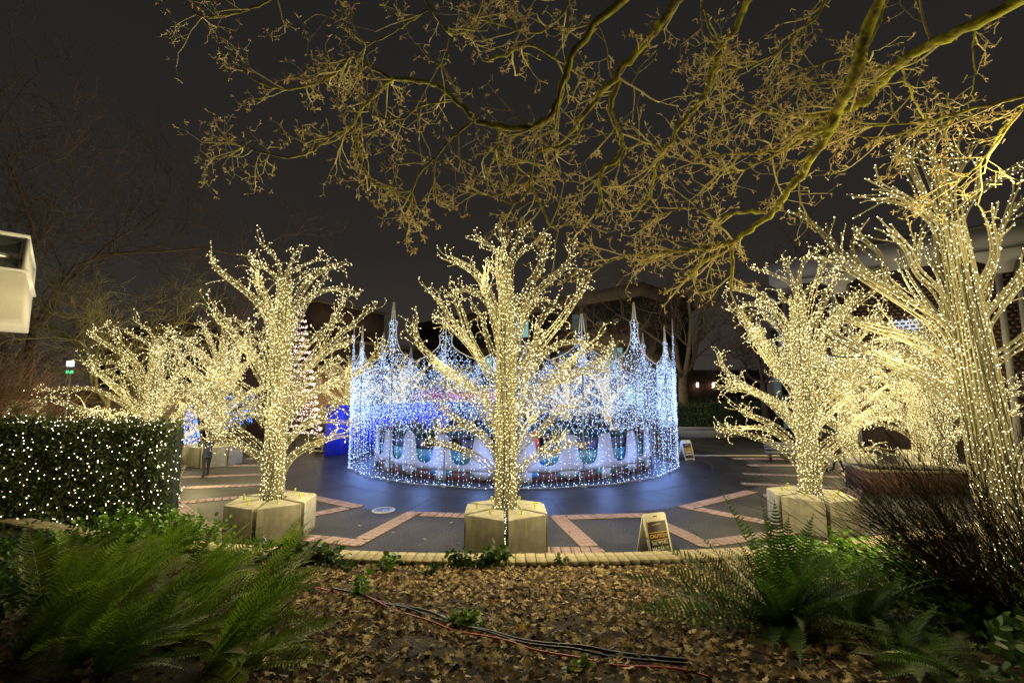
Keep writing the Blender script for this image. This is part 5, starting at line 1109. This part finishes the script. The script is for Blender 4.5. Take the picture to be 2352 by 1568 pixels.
# right: library with overhanging roof, pale fascia, columns and brick lattice
lib = thing('library_building', 'large library with overhanging pale roof, slim columns and brick lattice at the right', 'building', (0, 0, 0))
A, Bq = np.array([17.7, 30.0]), np.array([31.0, 17.0]); d = (Bq - A) / np.linalg.norm(Bq - A); n_ = np.array([d[1], -d[0]]); az = math.atan2(d[1], d[0]); L = np.linalg.norm(Bq - A); mid = (A + Bq) / 2
c = mid - n_ * 7
mb = MB(); mb.box((c[0], c[1], 5.3), (L - 1.6, 12, 10.6), az); obj('wall', mb, M['bldg_dark'], lib)
mb = MB(); mb.box((c[0], c[1], 11.3), (L + .6, 14.4, 1.3), az); obj('roof_fascia', mb, M['grey_conc'], lib)
mb = MB(); mb.box((c[0], c[1], 12.02), (L + 1.0, 14.8, .14), az); obj('roof_edge', mb, M['roof'], lib)
mb = MB(); pk = [(-4.5, 0), (3.0, 0), (2.4, .5), (-.5, 1.2), (-4.3, .15)]; q = A + d * 5.2 - n_ * 3; mb.slab(pk, (q[0], q[1], 12.1), (d[0], d[1], 0), (0, 0, 1), 5.0); obj('roof_lantern', mb, M['grey_conc'], lib)
mb = MB()
for s in (3.2, 3.9, 10.2, 10.9, 16.6, 17.3):
    q = A + d * s + n_ * .1; colm = MB(); colm.box((q[0], q[1], 5.3), (.26, .26, 10.6), az); obj('column', colm, M['grey_conc'], lib)
for k in range(3):                                       # curved haunches between the columns and the roof
    s = 3.5 + 6.9 * k; q = A + d * s + n_ * .25; hn = MB(); hn.slab([(-2.4, 0), (2.4, 0), (1.2, -.25), (.45, -.7), (.3, -1.2), (-.3, -1.2), (-.45, -.7), (-1.2, -.25)], (q[0], q[1], 10.66), (d[0], d[1], 0), (0, 0, 1), .3); obj('column_haunch', hn, M['grey_conc'], lib)
lat = MB(); litm = MB(); rng = np.random.default_rng(9)
for r_ in range(34):
    for k in range(60):
        s = .6 + k * .29 + (.145 if r_ % 2 else 0); q = A + d * s - n_ * .85; lat.box((q[0], q[1], 3.0 + r_ * .21), (.19, .14, .105), az)
obj('brick_lattice', lat, M['bldg_brick'], lib, 'stuff')
for s0, s1, z in ((5.6, 7.2, 7.3), (6.9, 8.4, 5.9), (11.3, 13.0, 6.8), (13.8, 15.4, 6.2), (2.0, 3.1, 5.4)):
    q = A + d * (s0 + s1) / 2 - n_ * .98; w_ = MB(); w_.box((q[0], q[1], z), (s1 - s0, .04, .75), az); obj('lit_opening', w_, M['lit_white'], lib)
for r_ in range(4):                                      # glazed side front at the corner
    for k in range(2):
        q = A + d * (-.55) - n_ * (1.2 + 1.6 * k); w_ = MB(); w_.box((q[0], q[1], 2.0 + 2.3 * r_), (.08, 1.45, 2.1), az); o = obj('window', w_, M['lit_dim'] if (r_ + k) % 2 else M['glass'], lib)
# far right end beyond the lawn: small lit entrance
en = thing('far_entrance', 'small far entrance with a pale lit window between dark trees right of the castle', 'building', (20.8, 52.0, 0), 0)
mb = MB(); mb.box((0, 2, 3.0), (15, 4, 6)); obj('wall', mb, M['bldg_dark'], en)
mb = MB(); mb.box((-2.8, -.1, 3.9), (3.0, .3, 2.9)); obj('porch_panel', mb, M['beige_band'], en)
mb = MB(); mb.box((-3.0, -.28, 2.2), (2.2, .1, 1.5)); wo = obj('window', mb, M['lit_cyan'], en)
mb = MB(); mb.box((-3.0, -.36, 2.2), (.08, .06, 1.5)); mb.box((-3.0, -.36, 2.5), (2.2, .06, .07)); obj('frame', mb, M['roof'], wo)
for x in (.2, 2.0):
    mb = MB(); mb.lathe((x, -.25, 4.3), [(.0, -.28), (.12, -.2), (.13, .2), (.0, .28)], 8); obj('sconce', mb, M['lit_warm'], en)
# low seat wall and steps
sw_ = thing('seat_wall', 'low pale seat wall with a dark rail right of the castle', 'wall', (13.9, 35.4, 0), 0)
mb = MB(); mb.box((1.2, .2, .40), (5.6, .45, .80)); obj('wall_body', mb, M['grey_conc'], sw_)
mb = MB(); mb.tube([(-1.1, -.12, 0), (-1.1, -.12, .62), (3.8, -.12, .62), (3.8, -.12, 0)], .025, 5); obj('rail', mb, M['cable'], sw_)
stp = thing('brick_steps', 'wide reddish brick steps beside the pale seat wall', 'steps', (18.3, 35.0, 0), 0)
for k in range(4):
    mb = MB(); mb.box((1.6, .4 + .36 * k, .08 + .16 * k), (4.6, .36, .16 + 0.0)); obj('step', mb, M['wall_brick'], stp)
hedge('dark evergreen shrubs behind the pale seat wall', (12.6, 35.9), (20.2, 36.6), 2.0, 2.3, 2.6, 5000, 0, None, 0, 65, .12, 'hedge', 'evergreen_hedge')
ks = MB(); p0, p1 = G(1590, 1048), G(1785, 1046); ks.box(((p0[0] + p1[0]) / 2, (p0[1] + p1[1]) / 2, .03), (p1[0] - p0[0], .14, .06), 0.0)
o = obj('floor_cable_ramp', ks, M['kerb']); tag(o, 'long yellowish strip lying on the paving right of the castle', 'cable ramp')
bp = thing('brick_planter', 'low orange brown brick planter behind the dark twigs at the right', 'planter', (13.9, 16.6, 0), -.15)
mb = MB(); mb.box((0, 0, .35), (3.0, 1.5, .70)); obj('planter_wall', mb, M['wall_brick'], bp); mb = MB(); mb.box((0, 0, .735), (3.1, 1.6, .07)); obj('coping', mb, M['cap_brick'], bp)
mb = MB(); mb.box((0, .0, .78), (2.8, 1.3, .02)); obj('soil', mb, M['soil'], bp)
bench = thing('park_bench', 'pale slatted bench behind the brown brick planter', 'bench', (14.0, 23.0, 0), -.3)
for k in range(4): mb = MB(); mb.box((0, -.2 + .13 * k, .45), (2.6, .10, .035)); obj('seat_slat', mb, M['grey_conc'], bench)
for k in range(3): mb = MB(); mb.box((0, .28 + .02 * k, .60 + .13 * k), (2.6, .03, .10)); obj('back_slat', mb, M['grey_conc'], bench)
for s in (-1.1, 1.1): mb = MB(); mb.box((s, 0, .22), (.06, .5, .44)); mb.box((s, .31, .6), (.05, .05, .5)); obj('leg', mb, M['cable'], bench)

# ------------------------------------------------------------------ pink spiral cone, blue cone, blue lit bush, far lamps, car
pc = thing('light_cone', 'tall cone of pinkish white lights behind the left rope tree', 'light cone', (-14.1, 30.0, 0))
mb = MB(); mb.tube([(0, 0, 0), (0, 0, 5), (0, 0, 9.5)], [.08, .06, .03], 6); obj('pole', mb, M['grey_metal'], pc)
t = np.linspace(0, 1, 260); ang = t * 2 * math.pi * 21; rr = 1.55 * (1 - t) + .12; P = np.stack([rr * np.cos(ang), rr * np.sin(ang), .6 + 8.8 * t], 1)
mb = MB(); mb.tube(P, .02, 3); obj('spiral_wire', mb, M['pale_metal'], pc)
mb = MB(); rng = np.random.default_rng(3); t = np.sqrt(rng.random(2600)); t = 1 - t; ang = t * 2 * math.pi * 21; rr = (1.55 * (1 - t) + .12) * rng.uniform(.93, 1.04, 2600); bulbs(mb, np.stack([rr * np.cos(ang), rr * np.sin(ang), .6 + 8.8 * t + rng.normal(size=2600) * .045], 1), .022, rng); obj('bulbs', mb, M['pink_bulb'], pc, 'stuff')
bc = thing('light_cone', 'small narrow cone of blue lights beside the head of the person in navy', 'light cone', (-15.75, 22.6, 0.9))
mb = MB(); mb.tube([(0, 0, 0), (0, 0, .9), (0, 0, 1.9)], .02, 5); mb.lathe((0, 0, 0), [(.36, 0), (.36, .03), (.0, .03)], 12); obj('frame', mb, M['grey_metal'], bc)
mb = MB(); n = 420; t = 1 - np.sqrt(rng.random(n)); a = rng.uniform(0, 6.28, n); rr = .40 * (1 - t) + .08; bulbs(mb, np.stack([rr * np.cos(a), rr * np.sin(a), .05 + 1.9 * t], 1), .022, rng); obj('bulbs', mb, M['blue_bulb'], bc, 'stuff')
st_ = thing('plinth', 'square concrete plinth under the small blue light cone', 'plinth', (-15.75, 22.6, 0)); mb = MB(); mb.box((0, 0, .45), (.9, .9, .9)); obj('block', mb, M['concrete'], st_)
bb = thing('blue_lit_bush', 'round bush wrapped in blue lights between two rope trees on the left', 'bush', (-16.3, 27.0, 0))
mb = MB(); mb.tube([(0, 0, 0), (.0, .05, .8), (.05, 0, 1.6)], [.07, .06, .04], 6); obj('stem', mb, M['bark_dark'], bb)
n = 900; v = rng.normal(size=(n, 3)); v /= np.linalg.norm(v, axis=1, keepdims=True); v *= rng.uniform(.6, 1.05, (n, 1)); v = v * [1.5, 1.2, 1.1] + [0, 0, 2.4]
mb = MB(); mb.scatter(LEAF_V, LEAF_F, v, rots(n, rng), .16 * np.ones(n)); obj('foliage', mb, M['hedge'], bb, 'stuff'); mb = MB(); bulbs(mb, v[:520] * 1.02, .024, rng); obj('bulbs', mb, M['blue_bulb'], bb, 'stuff')
def lamp(label, loc, h):
    t = thing('lamp_post', label, 'lamp post', loc, 0, 'square lantern lamp posts')
    mb = MB(); mb.tube([(0, 0, 0), (0, 0, h * .5), (0, 0, h - .62)], .055, 7); mb.box((0, 0, .04), (.3, .3, .08)); obj('pole', mb, M['grey_metal'], t)
    mb = MB(); mb.box((0, 0, h - .18), (.17, .17, .22)); obj('lantern', mb, M['lamp_white'], t)
    mb = MB(); mb.box((0, 0, h - .52), (.16, .16, .12)); obj('green_light', mb, M['lamp_green'], t)
    mb = MB(); mb.box((0, 0, h + .02), (.38, .38, .04)); obj('lantern_cap', mb, M['roof'], t)
    return t
q = V(163, 828, 19.0); lamp('lamp post with white lantern at the left tip of the far left rope tree', (q[0], q[1], 0), q[2] + .05)
q = V(214, 838, 27.0); lamp('smaller farther lamp post seen through the far left rope tree', (q[0], q[1], 0), q[2] + .05)
# car
car = thing('parked_car', 'silver car parked far behind the hedge at the left', 'car', (-24.0, 35.0, 0), .15)
prof = [(-2.1, .35), (-2.15, .75), (-1.6, .88), (-1.05, 1.38), (.55, 1.42), (1.15, .95), (2.0, .82), (2.15, .55), (2.1, .35)]
mb = MB(); mb.slab(prof, (0, 0, 0), (1, 0, 0), (0, 0, 1), 1.7); put('body', bevel(mb.mesh('body', M['car']), .05), car)
for s in (-1, 1):
    mb = MB(); mb.slab([(-1.35, .95), (-.95, 1.30), (.45, 1.34), (.95, .97)], (0, .856 * s, 0), (1, 0, 0), (0, 0, 1), .02); obj('side_window', mb, M['glass'], car)
    for xw in (-1.35, 1.35):
        mb = MB(); mb.tube([(xw, s * .70, .32), (xw, s * .88, .32)], .32, 14); w_ = obj('wheel', mb, M['rubber'], car); mb = MB(); mb.tube([(xw, s * .875, .32), (xw, s * .89, .32)], .19, 10); obj('rim', mb, M['pale_metal'], w_)
    mb = MB(); mb.box((-2.13, s * .65, .72), (.06, .28, .16)); obj('tail_light', mb, M['tail'], car)
    mb = MB(); mb.box((2.12, s * .62, .62), (.06, .3, .14)); obj('headlight', mb, M['glass'], car)

# ------------------------------------------------------------------ people
def person(label, loc, rz, mats, arms, legs=.0, h=1.7, phone=False):
    t = thing('person', label, 'person', loc, rz, None, h / 1.75)
    J = {'pel': (0, 0, .95), 'sp1': (0, 0, 1.12), 'sp2': (0, .0, 1.32), 'nk': (0, 0, 1.47), 'hd0': (0, .01, 1.56), 'hd': (0, .02, 1.66), 'hd2': (0, .015, 1.74)}
    E_ = [('pel', 'sp1'), ('sp1', 'sp2'), ('sp2', 'nk'), ('nk', 'hd0'), ('hd0', 'hd'), ('hd', 'hd2')]
    Rr = {'pel': .155, 'sp1': .145, 'sp2': .165, 'nk': .062, 'hd0': .075, 'hd': .098, 'hd2': .07}
    for s, k in ((-1, 'l'), (1, 'r')):
        st = legs * s
        J.update({'hip' + k: (s * .10, 0, .88), 'kn' + k: (s * .115, st * .5 + .03, .48), 'an' + k: (s * .12, st, .09), 'to' + k: (s * .14, st + .16, .04)})
        Rr.update({'hip' + k: .10, 'kn' + k: .065, 'an' + k: .045, 'to' + k: .04}); E_ += [('pel', 'hip' + k), ('hip' + k, 'kn' + k), ('kn' + k, 'an' + k), ('an' + k, 'to' + k)]
        el, wr = arms[k]; J.update({'sh' + k: (s * .19, 0, 1.39), 'el' + k: el, 'wr' + k: wr}); Rr.update({'sh' + k: .07, 'el' + k: .05, 'wr' + k: .032}); E_ += [('sp2', 'sh' + k), ('sh' + k, 'el' + k), ('el' + k, 'wr' + k)]
        d = np.array(wr) - np.array(el); d /= np.linalg.norm(d); up = np.array([0, 0, 1.0]); sd = np.cross(d, up); sd /= np.linalg.norm(sd) + 1e-6
        J['pa' + k] = tuple(np.array(wr) + d * .07); Rr['pa' + k] = .034; E_.append(('wr' + k, 'pa' + k))
        for f in range(4):
            p1 = np.array(J['pa' + k]) + sd * (f - 1.5) * .02 + d * .035; p2 = p1 + d * (.03 + .008 * (f in (1, 2))) + up * .01
            J['f%d%s' % (f, k)] = tuple(p1); J['g%d%s' % (f, k)] = tuple(p2); Rr['f%d%s' % (f, k)] = .010; Rr['g%d%s' % (f, k)] = .008; E_ += [('pa' + k, 'f%d%s' % (f, k)), ('f%d%s' % (f, k), 'g%d%s' % (f, k))]
        J['th' + k] = tuple(np.array(wr) + d * .05 - s * sd * .045 + up * .02); Rr['th' + k] = .012; E_.append(('wr' + k, 'th' + k))
    J['nose'] = (0, .125, 1.655); Rr['nose'] = .014; E_.append(('hd', 'nose'))
    for s, k in ((-1, 'l'), (1, 'r')): J['ear' + k] = (s * .105, .01, 1.655); Rr['ear' + k] = .016; E_.append(('hd', 'ear' + k))
    names = list(J); me = bpy.data.meshes.new('body'); me.from_pydata([J[n] for n in names], [(names.index(a), names.index(b)) for a, b in E_], [])
    o = bpy.data.objects.new('tmp', me); COL.objects.link(o); md = o.modifiers.new('s', 'SKIN')
    for i, n in enumerate(names): me.skin_vertices[0].data[i].radius = (Rr[n], Rr[n] * (.72 if n in ('pel', 'sp1', 'sp2') else 1)); me.skin_vertices[0].data[i].use_root = (n == 'pel')
    ss = o.modifiers.new('u', 'SUBSURF'); ss.levels = 1; ss.render_levels = 1; bpy.context.view_layer.update()
    bm3 = bpy.data.meshes.new_from_object(o.evaluated_get(bpy.context.evaluated_depsgraph_get())); bpy.data.objects.remove(o)
    bm3.materials.clear()
    for m_ in mats: bm3.materials.append(M[m_])          # 0 jacket, 1 trousers, 2 skin, 3 shoes
    hands = [np.array(J['pal']), np.array(J['par'])]
    for p in bm3.polygons:
        c = np.array(p.center); i = 0
        if c[2] < .10: i = 3
        elif c[2] < .93 and abs(c[0]) < .23 and min(np.linalg.norm(c - h_) for h_ in hands) > .12: i = 1
        if c[2] > 1.50 and abs(c[0]) < .14 and abs(c[1]) < .16: i = 2
        if min(np.linalg.norm(c - h_) for h_ in hands) < .085: i = 2
        p.material_index = i; p.use_smooth = True
    put('body', bm3, t)
    mb = MB(); mb.lathe((0, -.012, 1.66), [(.105, -.04), (.118, .03), (.105, .09), (.06, .125), (.0, .135)], 14); obj('hair', mb, M['hair'], t, smooth=True)
    mb = MB(); mb.lathe((0, 0, .80), [(.168, .0), (.176, .06), (.170, .14)], 14); o2 = obj('jacket_hem', mb, M[mats[0]], t, smooth=True); o2.scale = (1.12, .85, 1)
    mb = MB()
    for s in (-1, 1): mb.box((s * .035, .108, 1.68), (.022, .012, .010))
    obj('eyes', mb, M['black'], t)
    return t
p1 = person('person in navy jacket and dark trousers taking a photo with raised arms', (-12.45, 19.0, 0), math.radians(62), ('navy', 'black', 'skin', 'black'), {'l': ((-.24, .22, 1.26), (-.10, .42, 1.50)), 'r': ((.24, .22, 1.26), (.10, .42, 1.50))}, .10, 1.72)
ph = MB(); ph.box((0, 0, 0), (.16, .012, .08)); c_, s_ = math.cos(math.radians(62)), math.sin(math.radians(62)); o = obj('smartphone', ph, M['black'], loc=(-12.45 - .52 * s_, 19.0 + .52 * c_, 1.53), rz=math.radians(62)); tag(o, 'dark phone held up by the person in navy', 'phone')
person('walker in dark clothes left of the pair behind the right rope tree', (13.2, 19.9, 0), -.9, ('black', 'black', 'skin', 'black'), {'l': ((-.26, .02, 1.12), (-.24, .08, .88)), 'r': ((.26, .02, 1.12), (.24, .12, .9))}, .22, 1.74)
person('walker in plum coat right of the pair behind the right rope tree', (14.15, 20.2, 0), 1.2, ('maroon_coat', 'black', 'skin', 'black'), {'l': ((-.26, .02, 1.12), (-.24, .10, .88)), 'r': ((.26, .0, 1.12), (.26, .10, .9))}, .18, 1.66)
